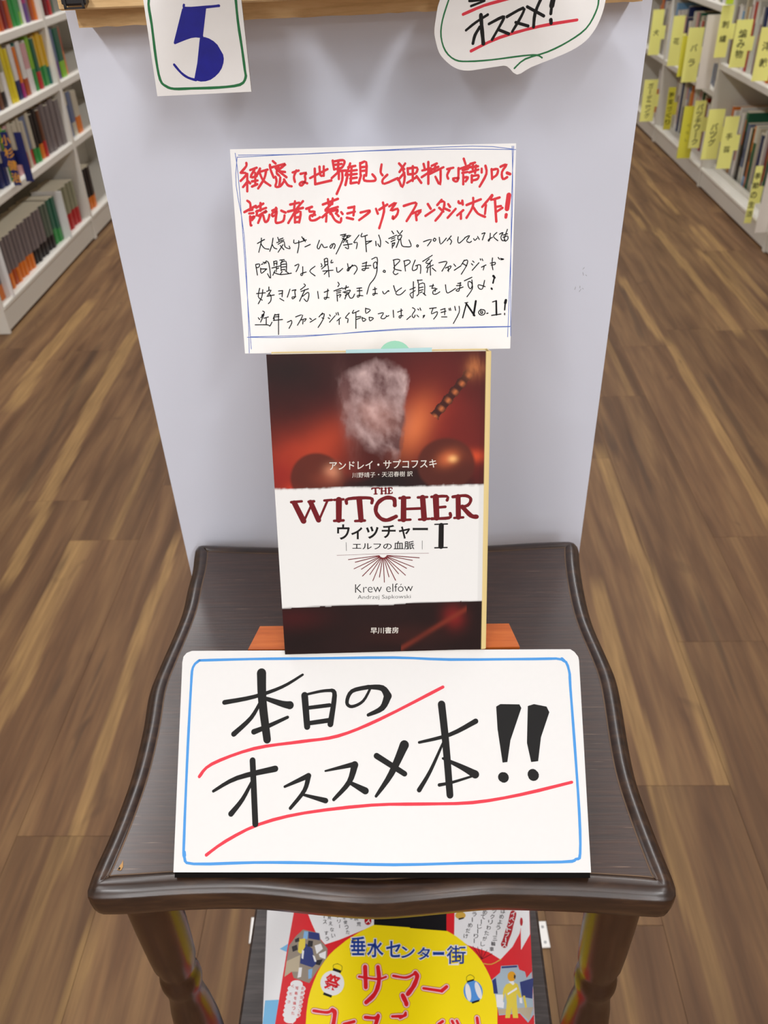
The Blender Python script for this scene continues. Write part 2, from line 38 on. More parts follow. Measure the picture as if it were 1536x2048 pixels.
"note_black": [["s",0.53,1,[9.15,55.55,12.88,57.42]],["s",0.52,1,[11.32,58.11,10.97,55.51,9.64,51.18]],["s",0.53,1,[10.96,55.29,12.69,53.07,14.95,52.58]],["s",0.53,1,[17.32,57.96,16.64,54.72,15.36,51.49]],["s",0.52,1,[16.87,54.72,17.71,53.17,19.06,52.62]],["s",0.52,1,[19.75,58.34,20.34,56.16,19.19,55.75]],["s",0.52,1,[20.62,57.23,22.46,57.84]],["s",0.52,1,[20.58,56.37,22.88,56.96]],["s",0.52,1,[19.84,54.86,22.85,56.31,23.42,53.48,25.89,52.55,25.49,53.86]],["s",0.52,1,[20.95,54.19,22.69,52.19]],["s",0.52,1,[22.33,54.59,19.68,50.95]],["s",0.53,1,[28.1,56.84,28.49,55.09,34.45,56.69]],["s",0.53,1,[30.58,56.35,30.49,53.74,29.68,50.37]],["s",0.52,1,[32.24,58.26,33.09,56.72]],["s",0.53,1,[33.12,57.59,33.97,55.83]],["s",0.52,1,[33.65,53.24,36.42,54.39]],["s",0.52,1,[41.24,56.31,40.0,53.09,40.88,52.11,42.32,54.55,43.4,52.79,45.22,52.97]],["s",0.53,1,[47.75,54.42,46.58,53.15,47.01,52.27,47.95,53.55,48.44,54.62,49.32,53.74,48.59,52.02]],["s",0.52,1,[52.17,58.65,54.89,59.01]],["s",0.53,1,[54.66,59.02,52.03,53.67,49.65,49.38]],["s",0.52,1,[53.06,57.98,57.58,58.3,53.46,56.24]],["s",0.52,1,[53.03,57.11,55.71,55.75]],["s",0.53,1,[55.76,57.91,53.43,54.94]],["s",0.52,1,[54.79,55.34,55.69,54.89,56.06,51.84,54.49,52.53]],["s",0.52,1,[53.62,53.64,57.93,54.18]],["s",0.52,1,[61.64,58.42,58.85,54.81,60.65,54.77,60.13,51.75]],["s",0.52,1,[63.24,59.24,62.75,57.53,65.92,58.32]],["s",0.52,1,[64.79,57.91,65.29,50.11]],["s",0.52,1,[65.18,55.1,68.11,55.46]],["s",0.52,1,[65.15,53.8,67.88,55.25]],["s",0.52,1,[70.14,55.19,70.32,53.03]],["s",0.52,1,[71.77,58.18,72.62,55.35,72.34,52.33,71.24,53.87]],["s",0.53,1,[7.75,44.88,8.44,39.8]],["s",0.53,1,[7.76,45.1,9.83,45.27,9.3,43.75,8.15,43.55]],["s",0.52,1,[10.74,45.03,11.67,45.45]],["s",0.53,1,[13.33,46.72,12.36,45.43]],["s",0.53,1,[11.7,46.1,13.29,45.85]],["s",0.53,1,[13.33,46.72,14.64,45.38,15.25,38.11,13.74,40.35]],["s",0.53,1,[10.2,43.29,10.54,40.64,13.39,42.77]],["s",0.53,1,[10.41,42.84,13.16,42.78]],["s",0.53,1,[17.2,46.42,17.34,44.22]],["s",0.53,1,[17.19,46.2,18.81,46.6,18.73,44.63]],["s",0.52,1,[17.39,45.32,18.77,45.51]],["s",0.53,1,[16.15,43.15,20.54,44.15]],["s",0.52,1,[18.48,43.98,18.37,41.35]],["s",0.53,1,[18.42,42.66,19.58,43.08]],["s",0.53,1,[17.7,41.8,16.46,39.54]],["s",0.53,1,[16.97,40.94,20.59,39.76,26.11,40.38]],["s",0.52,1,[20.43,47.0,22.72,47.17]],["s",0.53,1,[21.57,46.97,21.29,45.67]],["s",0.53,1,[20.83,45.68,20.9,41.73]],["s",0.52,1,[21.07,45.89,23.6,46.27,23.64,41.67]],["s",0.53,1,[21.25,44.79,23.32,44.96]],["s",0.53,1,[21.2,43.48,23.26,43.65]],["s",0.52,1,[21.15,42.16,22.98,42.34]],["s",0.53,1,[21.34,41.28,20.37,39.98]],["s",0.53,1,[22.96,41.68,24.74,40.32]],["s",0.52,1,[28.08,43.98,30.16,44.81,29.63,42.85,28.65,41.12]],["s",0.52,1,[32.17,43.45,32.03,39.72,31.32,39.08,31.13,39.96,33.9,40.78]],["s",0.53,1,[38.55,43.53,35.74,41.18,38.4,38.79]],["s",0.53,1,[43.44,46.91,43.79,43.41]],["s",0.53,1,[43.44,46.91,45.05,47.31,45.17,44.03]],["s",0.52,1,[43.63,45.6,45.0,45.79]],["s",0.52,1,[43.81,44.06,45.18,44.25]],["s",0.53,1,[41.78,44.77,42.2,43.66,41.73,43.24]],["s",0.52,1,[41.93,42.14,43.56,43.41]],["s",0.53,1,[47.29,46.39,46.8,45.09,47.94,45.28]],["s",0.52,1,[42.58,41.03,47.83,41.35]],["s",0.52,1,[45.39,43.59,45.68,38.1]],["s",0.52,1,[45.09,41.19,43.21,39.48]],["s",0.53,1,[49.68,42.62,49.86,40.64,50.76,40.4,52.85,42.11]],["s",0.53,1,[55.41,44.46,56.01,40.94]],["s",0.53,1,[57.89,43.75,55.55,40.74,55.35,41.84,57.19,42.89,59.25,43.5,60.34,41.72,58.69,39.13]],["s",0.53,1,[63.12,44.28,65.4,44.89]],["s",0.52,1,[62.87,42.98,67.41,43.31]],["s",0.52,1,[65.18,45.11,64.42,41.19,63.05,41.01,63.06,41.66,66.25,42.03]],["s",0.52,1,[67.93,46.35,70.66,47.16,70.57,42.8,69.19,41.74,68.79,44.15,70.38,44.77,70.53,40.62,69.32,37.14,66.99,34.34]],["s",0.52,1,[75.28,55.07,76.61,54.05]],["s",0.52,1,[78.51,59.95,79.38,58.64]],["s",0.52,1,[76.87,56.33,80.95,57.96]],["s",0.52,1,[78.22,56.08,80.03,56.69]],["s",0.52,1,[77.97,54.79,80.01,55.61]],["s",0.52,1,[78.64,54.13,78.6,51.66]],["s",0.52,1,[78.63,53.7,79.99,54.31,79.06,52.61]],["s",0.52,1,[81.2,60.1,82.08,58.79]],["s",0.52,1,[83.89,60.04,82.52,58.35]],["s",0.52,1,[81.39,57.51,83.42,57.9,82.94,56.18,81.59,55.79,81.61,57.29]],["s",0.52,1,[82.26,55.77,80.63,51.92]],["s",0.52,1,[82.93,55.75,83.57,52.72,85.81,52.1,88.28,52.39,87.2,55.44]],["s",0.51,1,[91.44,52.96,90.98,52.33,91.56,51.88,92.01,52.52,91.44,52.96]],["s",0.52,1,[94.59,54.4,98.64,55.38,96.59,52.28]],["s",0.52,1,[100.21,55.99,99.53,55.14,100.2,54.48,100.96,55.33,100.21,55.99]],["s",0.52,1,[102.67,56.36,103.32,52.99,106.25,55.85]],["s",0.52,1,[108.71,56.86,106.69,54.54]],["s",0.52,1,[108.03,55.37,108.92,54.28,108.25,52.78]],["s",0.52,1,[112.28,56.35,112.05,54.2,112.95,53.32,115.63,55.62]],["s",0.52,1,[115.63,55.84,118.08,56.85,116.52,54.31,118.09,53.41,118.98,54.04]],["s",0.52,1,[120.09,55.3,120.76,54.43,121.88,55.47]],["s",0.51,1,[122.1,56.33,122.99,54.8]],["s",0.52,1,[124.32,57.56,125.88,58.04,125.44,57.1,124.55,54.55]],["s",0.51,1,[128.55,57.67,128.34,54.89,127.68,53.83,127.67,54.69,129.67,55.72]],["s",0.52,1,[131.88,58.02,130.11,56.14,132.35,54.02]],["s",0.52,1,[133.22,57.13,134.99,57.95,133.9,55.62,134.8,53.88,136.13,54.28]],["s",0.51,1,[137.2,59.39,135.68,55.14,136.14,53.63,137.46,54.67,137.45,55.96]],["s",0.52,1,[135.0,56.66,137.22,57.25]],["s",0.51,1,[135.01,55.59,137.0,56.18]],["s",0.52,1,[74.12,40.76,73.65,40.11,74.55,39.66,74.79,40.44,74.12,40.76]],["s",0.52,1,[79.18,45.66,79.56,41.29,78.85,39.56,79.97,38.44,81.33,39.07]],["s",0.52,1,[78.95,45.67,81.21,46.05,82.33,45.15,79.11,41.74,82.94,40.34]],["s",0.52,1,[84.59,45.1,85.19,40.08]],["s",0.52,1,[84.36,45.11,87.07,45.48,87.51,44.17,85.0,42.48]],["s",0.52,1,[90.23,45.41,88.83,41.96,89.04,40.21,91.08,41.04,91.32,42.77]],["s",0.52,1,[90.42,42.58,92.9,42.96,92.86,38.81]],["s",0.52,1,[99.02,47.59,94.05,44.67]],["s",0.52,1,[97.44,45.9,95.62,43.98,97.87,43.5]],["s",0.52,1,[98.78,45.21,95.82,41.36,99.44,42.81]],["s",0.52,1,[97.87,44.37,98.04,37.82]],["s",0.52,1,[96.72,41.34,96.25,39.17]],["s",0.52,1,[98.97,41.29,100.76,39.73]],["s",0.52,1,[102.37,43.83,106.19,44.39,105.96,42.88,103.92,39.66]],["s",0.52,1,[105.73,41.14,108.43,42.17,108.2,41.09,106.85,39.81]],["s",0.52,1,[107.08,41.55,107.29,39.36]],["s",0.52,1,[110.01,43.0,110.9,41.9]],["s",0.52,1,[110.22,39.95,113.6,42.05]],["s",0.52,1,[115.4,44.83,113.82,42.48]],["s",0.52,1,[114.95,44.41,116.97,44.8,116.52,42.2,113.82,37.91]],["s",0.52,1,[114.72,43.11,116.52,41.99]],["s",0.51,1,[119.66,44.3,120.33,43.64]],["s",0.52,1,[118.98,43.02,119.66,42.35]],["s",0.52,1,[119.43,39.75,122.79,43.37]],["s",0.52,1,[123.46,45.3,123.69,44.65]],["s",0.51,1,[124.36,45.28,124.81,44.4]],["s",0.52,1,[126.38,42.2,124.14,41.16]],["s",0.51,1,[125.49,41.57,125.04,39.75]],["s",0.51,1,[128.62,43.02,131.07,43.39,130.86,42.32,129.07,42.14]],["s",0.52,1,[129.72,45.59,129.51,42.35,129.97,39.73]],["s",0.52,1,[132.62,45.74,133.3,44.86]],["s",0.52,1,[133.74,45.28,135.53,44.81,133.97,44.63]],["s",0.52,1,[115.39,34.6,119.21,36.26]],["s",1.17,1,[130.21,36.68,130.89,35.79]],["s",0.81,1,[130.67,35.79,130.01,33.19]],["s",0.53,1,[9.28,33.12,8.4,28.92,10.4,27.1]],["s",0.53,1,[7.55,30.5,12.18,30.84]],["s",0.53,1,[10.87,32.42,10.25,28.89,8.24,25.37]],["s",0.53,1,[14.14,33.68,14.07,31.91]],["s",0.53,1,[12.9,31.49,15.22,32.11,13.51,29.71]],["s",0.53,1,[14.01,30.58,15.08,28.78,14.76,26.57,13.55,25.34]],["s",0.53,1,[13.02,29.05,16.73,29.64]],["s",0.53,1,[19.11,31.58,21.19,31.76]],["s",0.53,1,[19.28,30.03,21.14,30.43]],["s",0.53,1,[21.19,31.76,20.84,28.66]],["s",0.53,1,[19.65,27.8,21.67,26.56]],["s",0.53,1,[25.12,32.34,23.59,28.38]],["s",0.53,1,[26.24,31.65,28.32,32.05,27.6,31.18,27.73,28.52,26.31,27.44,26.11,28.33,27.96,28.51]],["s",0.52,1,[32.55,34.83,33.2,33.93,30.61,32.0]],["s",0.53,1,[30.81,31.11,34.75,32.35]],["s",0.53,1,[32.9,31.95,29.94,26.25]],["s",0.53,1,[31.64,28.66,34.46,30.59,34.86,28.81,33.84,25.95,32.28,27.31]],["s",0.53,1,[39.51,30.93,39.86,27.37]],["s",0.53,1,[42.93,30.41,45.25,31.25]],["s",0.53,1,[44.81,31.92,44.22,27.73,43.28,26.86,42.85,27.75,45.37,27.7]],["s",0.53,1,[50.16,35.33,50.82,34.22,50.1,33.13]],["s",0.53,1,[47.98,30.97,52.36,32.42]],["s",0.52,1,[49.35,30.72,51.64,31.11]],["s",0.53,1,[49.32,29.83,51.39,30.23]],["s",0.53,1,[49.53,29.16,49.67,25.84]],["s",0.53,1,[49.51,28.5,51.59,29.12,50.87,27.81]],["s",0.53,1,[52.58,31.97,55.57,32.79]],["s",0.52,1,[54.45,33.48,53.94,31.5]],["s",0.53,1,[52.76,30.2,56.44,31.23,55.96,30.13]],["s",0.53,1,[53.44,29.97,55.95,29.69,53.86,28.63]],["s",0.53,1,[54.56,29.28,53.59,26.86]],["s",0.53,1,[55.47,29.04,56.34,27.25,57.72,27.44,58.67,29.19]],["s",0.53,1,[59.88,32.04,62.39,32.2]],["s",0.53,1,[60.08,30.71,62.59,30.87]],["s",0.52,1,[61.26,32.23,61.16,28.25,60.23,27.61,60.25,28.49,62.99,28.22]],["s",0.52,1,[68.62,36.03,66.52,33.65,65.06,29.06]],["s",0.53,1,[68.29,31.19,70.12,31.6]],["s",0.52,1,[69.23,32.28,69.4,29.41,68.46,28.32,68.25,29.21,70.53,29.16]],["s",0.54,1,[10.38,21.53,11.28,20.84,9.31,18.19]],["s",0.53,1,[9.83,19.52,11.01,19.95,8.98,15.95]],["s",0.53,1,[10.92,17.93,13.26,18.56]],["s",0.53,1,[12.09,18.13,11.94,14.77]],["s",0.53,1,[7.92,18.22,8.57,17.31]],["s",0.54,1,[6.13,14.66,12.62,14.53,13.75,13.83,15.0,15.83]],["s",0.54,1,[16.78,19.83,15.77,17.61]],["s",0.54,1,[16.53,19.39,18.86,19.79]],["s",0.53,1,[16.73,18.49,18.82,18.67]],["s",0.53,1,[15.73,16.71,20.6,17.06]],["s",0.53,1,[16.25,18.05,16.19,16.7]],["s",0.54,1,[18.61,19.34,18.21,9.46]],["s",0.53,1,[23.09,15.67,24.26,16.09,25.2,16.52,25.38,15.17,23.89,12.51]],["s",0.53,1,[27.58,18.27,31.3,19.09,28.34,13.99]],["s",0.53,1,[30.52,16.64,33.08,17.26,32.11,15.94]],["s",0.53,1,[31.44,16.62,31.14,14.61]],["s",0.53,1,[34.93,17.45,35.83,16.76]],["s",0.53,1,[35.09,15.43,38.15,17.16]],["s",0.53,1,[41.69,19.99,39.79,18.02]],["s",0.53,1,[40.97,19.12,42.6,19.53,41.57,16.2,39.15,12.66]],["s",0.53,1,[41.38,17.54,42.29,17.08]],["s",0.53,1,[45.34,19.03,45.78,18.35]],["s",0.53,1,[44.6,17.48,45.28,17.02]],["s",0.53,1,[45.23,15.23,48.31,18.52]],["s",0.53,1,[48.81,19.85,49.01,18.95]],["s",0.53,1,[49.73,20.05,50.07,18.8]],["s",0.53,1,[51.04,17.35,49.16,15.82]],["s",0.53,1,[50.32,16.47,50.25,14.01]],["s",0.53,1,[55.69,19.71,53.56,17.3,54.93,16.82,54.65,14.82]],["s",0.52,1,[58.02,21.0,57.29,19.45,60.76,20.72]],["s",0.53,1,[59.13,19.86,58.94,11.82]],["s",0.53,1,[59.31,17.63,61.61,17.81]],["s",0.53,1,[59.28,16.29,61.59,17.14]],["s",0.53,1,[64.22,21.98,64.39,19.31,66.71,21.04,64.21,21.76]],["s",0.53,1,[62.28,17.35,62.7,15.33,64.32,16.19,62.51,17.12]],["s",0.53,1,[65.95,17.27,66.37,15.48,68.23,16.78,66.18,17.27]],["s",0.53,1,[73.24,30.21,74.13,28.86,76.21,30.58,76.43,30.14]],["s",0.53,1,[78.97,32.95,79.84,30.07]],["s",0.52,1,[83.04,31.76,80.29,29.84,80.49,28.51,82.54,28.46,85.07,30.61]],["s",0.52,1,[87.34,30.79,90.07,31.83]],["s",0.52,1,[89.2,34.7,88.87,26.57,87.31,28.36]],["s",0.52,1,[87.54,28.8,90.05,30.29]],["s",0.52,1,[91.47,35.53,91.68,33.99]],["s",0.52,1,[91.9,33.54,91.85,28.49]],["s",0.52,1,[91.9,33.32,94.84,33.7,94.79,28.2]],["s",0.52,1,[92.11,31.56,94.15,31.96]],["s",0.52,1,[92.32,30.24,94.14,30.64]],["s",0.53,1,[92.53,29.13,93.67,29.55]],["s",0.52,1,[91.85,28.49,90.93,27.63]],["s",0.52,1,[94.12,28.88,95.47,27.75]],["s",0.52,1,[91.24,35.31,93.73,35.48]],["s",0.52,1,[97.55,32.32,99.58,32.5]],["s",0.52,1,[99.36,33.16,98.67,31.2]],["s",0.52,1,[98.67,31.2,100.7,31.16,100.24,29.63]],["s",0.52,1,[101.38,30.92,99.34,29.87,99.33,28.33,100.91,28.3,102.73,29.36]],["s",0.52,1,[105.69,32.81,106.12,29.5,107.25,28.82,110.87,30.94]],["s",0.52,1,[111.33,32.25,113.81,32.41]],["s",0.53,1,[112.0,33.33,113.58,33.51]],["s",0.52,1,[113.36,33.74,112.67,29.8,111.54,29.61,111.32,30.27,114.71,31.52]],["s",0.52,1,[119.21,34.92,119.44,32.29,118.54,30.56,117.41,31.9,117.41,34.08,118.99,33.61,119.44,30.54,116.73,26.64]],["s",0.52,1,[125.73,34.56,124.62,30.43,122.82,30.68,122.59,32.44,125.97,31.49]],["s",0.9,1,[129.26,30.55,129.53,30.14]],["s",0.53,1,[70.75,18.96,73.5,19.35,72.08,16.93,73.68,16.45,74.84,17.32]],["s",0.52,1,[74.85,17.98,75.3,17.53,76.22,17.96]],["s",0.52,1,[78.55,20.58,78.72,17.02]],["s",0.53,1,[80.81,19.64,83.33,20.48]],["s",0.53,1,[82.66,21.16,82.6,17.16,81.68,16.73,81.7,17.62,83.52,17.81]],["s",0.52,1,[88.59,21.7,89.94,20.57,88.32,17.94,89.21,16.58,89.91,17.9]],["s",0.53,1,[85.55,15.76,87.63,17.5]],["s",0.53,1,[91.31,20.98,91.76,20.53]],["s",0.53,1,[92.45,21.4,92.9,20.29]],["s",0.53,1,[90.82,17.88,91.72,16.98]],["s",0.52,1,[94.01,17.38,94.92,17.8,94.0,16.49]],["s",0.53,1,[97.45,21.08,100.86,21.45]],["s",0.53,1,[99.27,21.26,98.34,18.4,101.3,19.45,101.06,17.68,99.46,15.71]],["s",0.52,1,[103.13,20.3,105.4,20.92]],["s",0.52,1,[103.35,18.96,105.85,19.58]],["s",0.52,1,[105.4,20.92,105.16,17.82]],["s",0.52,1,[103.56,16.74,106.29,16.68]],["s",0.52,1,[107.44,20.87,107.66,19.98]],["s",0.53,1,[108.12,21.08,108.34,19.97]],["s",0.53,1,[110.39,21.92,110.84,19.92]],["s",0.52,1,[112.66,21.87,112.65,18.77,109.68,13.28]],["s",0.72,1,[116.51,23.56,114.46,16.07]],["s",0.9,1,[116.28,23.34,120.58,17.06]],["s",0.99,1,[121.25,24.34,120.13,17.29]],["s",0.45,1,[115.6,23.58,117.19,23.77]],["s",0.54,1,[123.75,20.1,122.62,18.57,123.98,17.21,125.79,17.84,125.78,19.61,123.75,20.1]],["s",0.55,1,[123.97,19.43,123.75,18.33,124.66,18.09,124.65,19.19]],["s",0.63,1,[126.92,18.04,127.51,18.12]],["s",0.9,1,[131.72,24.21,131.9,17.28]],["s",0.52,1,[129.83,23.72,131.86,24.34]],["s",0.63,1,[129.41,16.97,134.15,17.58]],["s",1.35,1,[136.68,24.46,136.37,23.15]],["s",0.72,1,[136.37,23.15,136.08,19.62]],["s",0.64,1,[136.09,17.85,136.1,17.19]]],
"note_blue": [["s",0.33,0.9,[0.69,97.73,63.76,98.88,119.41,99.71,139.5,97.72]],["s",0.33,0.9,[1.26,98.68,33.11,98.28,65.79,98.82,104.3,98.7,141.0,97.49]],["s",0.32,0.9,[139.18,99.16,139.7,75.67,138.95,46.29,137.74,5.96]],["s",0.32,0.9,[139.99,99.13,139.2,75.68,139.04,36.32,139.3,6.44]],["s",0.34,0.9,[1.6,8.36,29.86,8.03,82.82,11.13,139.26,11.25]],["s",0.34,0.9,[3.21,8.54,40.51,8.86,82.81,10.61,138.74,11.05]],["s",0.33,0.9,[-0.24,99.69,0.78,89.01,1.65,64.42,3.45,2.28]],["s",0.33,0.9,[0.69,97.73,-0.5,84.17,2.46,59.43,2.63,18.89,2.28,0.21]]],
"sign_black": [["s",4.95,[1.0,0.8],[40.94,97.85,41.89,83.36,45.06,63.77]],["s",2.79,[0.9,0.45],[21.92,82.78,37.37,85.55,52.03,90.49,62.86,96.8]],["s",3.09,[0.5,0.9],[41.15,83.37,36.3,74.83,27.52,66.67]],["s",4.23,[0.5,1.0],[44.07,84.49,52.28,81.86,56.43,81.11]],["s",3.23,[0.9,0.5],[38.04,67.74,45.27,70.52,55.41,74.99]],["s",3.56,[1.0,0.9],[64.13,86.08,65.77,70.12]],["s",1.78,[0.7,1.0],[64.27,86.36,72.79,88.17,78.39,88.56]],["s",2.77,[0.7,1.1],[78.39,88.56,79.9,85.96,77.87,71.32]],["s",2.1,1,[65.58,79.62,77.31,80.97]],["s",2.25,[1.0,1.1],[66.03,71.81,78.14,73.43]],["s",2.1,[0.6,1.1],[99.0,90.14,94.89,82.99,89.05,80.18,86.39,82.34,89.0,88.05,97.82,90.14]],["s",4.2,[0.5,1.0],[97.82,90.14,104.88,89.51,107.79,85.47]],["s",4.18,[1.0,0.4],[107.79,85.47,104.83,79.36,97.53,75.86]],["s",3.03,[1.0,1.0],[37.85,53.5,40.44,22.56]],["s",2.87,[0.5,1.1],[18.23,38.48,30.22,44.86,49.73,49.31]],["s",2.85,[0.5,1.0],[38.49,44.14,33.53,34.64,27.82,27.52]],["s",2.53,[0.5,1.1],[54.88,40.54,66.98,45.82]],["s",2.38,[1.1,0.7],[66.98,45.68,64.97,38.61,58.02,30.14]],["s",2.67,[0.5,1.0],[64.73,36.58,75.92,33.72]],["s",2.38,[0.4,1.1],[75.57,48.11,90.35,51.35]],["s",3.33,[1.1,0.5],[90.64,51.07,87.82,42.61,80.04,34.25]],["s",3.46,[0.5,1.0],[87.82,42.61,96.12,38.38]],["s",4.75,[1.0,0.3],[116.14,60.76,109.27,46.62,101.52,35.81]],["s",3.01,[1.0,0.9],[101.85,55.43,116.12,46.59]],["s",4.31,[0.9,0.8],[135.73,81.0,137.43,61.62,138.92,36.24]],["s",2.69,[0.5,1.0],[123.78,61.97,139.69,65.78,153.14,72.41]],["s",2.36,[0.5,1.0],[136.0,61.63,129.26,47.91,123.41,38.71]],["s",4.09,[0.3,1.0],[135.81,54.04,144.97,49.89,151.95,46.19]],["s",1.72,[1.0,0.6],[133.66,41.11,140.5,42.43,151.65,45.65]],["s",5.27,1,[165.91,44.78,166.33,44.65]],["s",5.27,1,[181.08,46.08,181.34,45.67]],["p",[163.95,79.67,166.17,80.93,175.98,80.72,176.9,78.88,170.55,62.84,168.5,52.12,166.07,51.85,164.2,68.43]],["p",[180.26,79.85,183.48,80.81,189.89,79.5,191.16,76.67,186.16,64.14,184.1,52.46,180.54,52.07,178.89,61.41]]],
"sign_red": [["s",1.61,1,[10.61,45.61,16.83,51.79,38.35,59.33,63.01,62.7,81.87,65.39,103.65,73.7,136.67,89.85]],["s",1.55,1,[16.24,8.07,25.84,14.63,42.58,22.56,65.2,27.85,99.24,31.52,124.71,31.99,150.08,32.6,174.11,36.28,200.4,42.23]]],
"sign_blue": [["s",1.36,1,[7.34,104.75,4.08,101.1,3.63,90.86,3.79,55.32,4.49,14.65,5.25,6.76,10.09,3.89,40.41,4.54,68.49,4.41,110.35,3.51,151.9,4.42,193.17,4.8,200.1,6.09,202.33,8.66,203.19,27.57,203.06,61.29,202.74,89.34,202.57,97.96,199.28,103.49,184.71,103.91,140.69,104.01,111.17,105.3,66.56,105.26,36.64,105.23,7.34,104.75]],["s",1.75,1,[199.3,103.78,200.27,102.9]],["s",1.7,1,[4.95,9.38,5.19,7.81]]],
"sign_outline": [["p",[0.01,-0.01,207.05,-0.05,208.14,102.98,207.83,104.87,206.1,107.36,204.0,108.84,2.98,109.84,0.31,108.82,-1.38,106.76,-1.8,103.8]]],
"five_blue": [["p",[19.03,36.86,30.26,37.12,26.61,24.8,25.3,24.97,20.95,25.02,12.78,22.5,12.58,23.21,13.79,24.35,18.3,34.61]],["p",[25.3,24.97,27.6,24.71,29.51,24.05,31.47,22.85,33.11,21.25,34.37,19.3,33.11,21.25,35.18,17.0,35.25,15.19,34.78,13.39,33.62,11.12,31.97,9.22,29.79,7.58,27.39,6.32,24.89,5.73,22.47,5.7,19.3,6.51,22.11,13.88,24.6,22.76]],["s",1.11,1,[19.93,38.24,20.48,36.92,30.24,37.01,36.21,37.3]],["s",1.14,1,[10.82,13.58,13.57,9.93,16.61,7.66,20.19,6.47]],["s",1.12,1,[19.25,36.28,12.86,22.91]],["s",1.14,1,[12.84,22.79,20.97,25.13,26.3,24.93]]],
"five_green": [["s",1.22,1,[5.33,44.09,3.48,39.13,3.29,30.57,2.52,16.44,2.78,7.27,4.99,4.39,8.88,2.99,17.16,2.85,30.99,2.75,41.48,3.59,44.65,6.58,44.75,9.96,44.61,19.03,44.2,30.78,44.53,42.65]]],
"five_outline": [["p",[-0.01,-0.0,46.73,0.25,47.01,46.43,1.59,48.09]]],
"bubble_outline": [["c",[-37.85,32.6,-39.69,25.59,-40.44,20.37,-40.06,17.04,-38.13,10.91,-34.25,6.66,-29.56,3.72,-24.1,2.61,-16.36,3.22,-10.17,3.81,-5.13,3.82,-0.01,-0.06,6.95,3.01,22.03,7.94,30.12,11.71,34.98,16.22,38.1,22.04,39.59,28.46,39.34,33.57,35.17,40.6,24.17,47.73,3.58,51.48,-18.03,49.84,-30.97,44.22]]],
"bubble_green": [["s",0.73,1,[-30.53,39.88,-33.76,32.45,-36.68,24.17,-37.24,17.6,-35.06,11.47,-30.4,7.55,-24.2,6.62,-12.62,6.87,1.98,8.02,8.91,8.1,11.71,6.83]],["s",0.78,1,[-1.42,2.78,3.61,6.59,14.21,9.26,23.83,13.29,31.7,18.33,35.52,24.74,36.43,29.86,34.57,36.26]]],
"bubble_red": [["s",1.27,1,[-26.94,26.41,-17.3,29.6,-8.06,31.5,0.4,33.1]],["s",1.31,1,[-22.78,11.01,-9.2,16.21,9.54,20.15,27.14,22.12]]],
"bubble_black": [["s",1.2,1,[-24.08,31.77,-19.62,31.93,-16.66,32.33]],["s",0.98,1,[-23.28,29.63,-17.0,31.51]],["s",1.14,1,[-25.44,19.81,-20.83,22.93,-15.29,25.85]],["s",1.82,1,[-18.52,25.78,-17.87,20.19,-16.97,14.03]],["s",1.45,1,[-18.88,20.89,-21.05,17.66,-21.95,14.22]],["s",1.28,1,[-14.61,22.04,-8.1,24.74,-8.17,23.11,-12.83,15.48]],["s",1.29,1,[-10.12,19.57,-5.01,17.59]],["s",1.29,1,[-6.22,24.67,1.32,27.95,0.62,24.74,-3.39,18.45]],["s",1.37,1,[-1.94,22.22,4.07,20.49]],["s",1.28,1,[3.09,28.4,11.19,24.35]],["s",1.5,1,[9.56,31.81,7.02,25.8,6.67,20.06]],["s",2.52,1,[15.21,31.92,14.61,28.42]],["s",1.35,1,[14.61,28.42,14.43,25.2]],["s",1.67,1,[14.64,22.59,14.9,21.27]]],
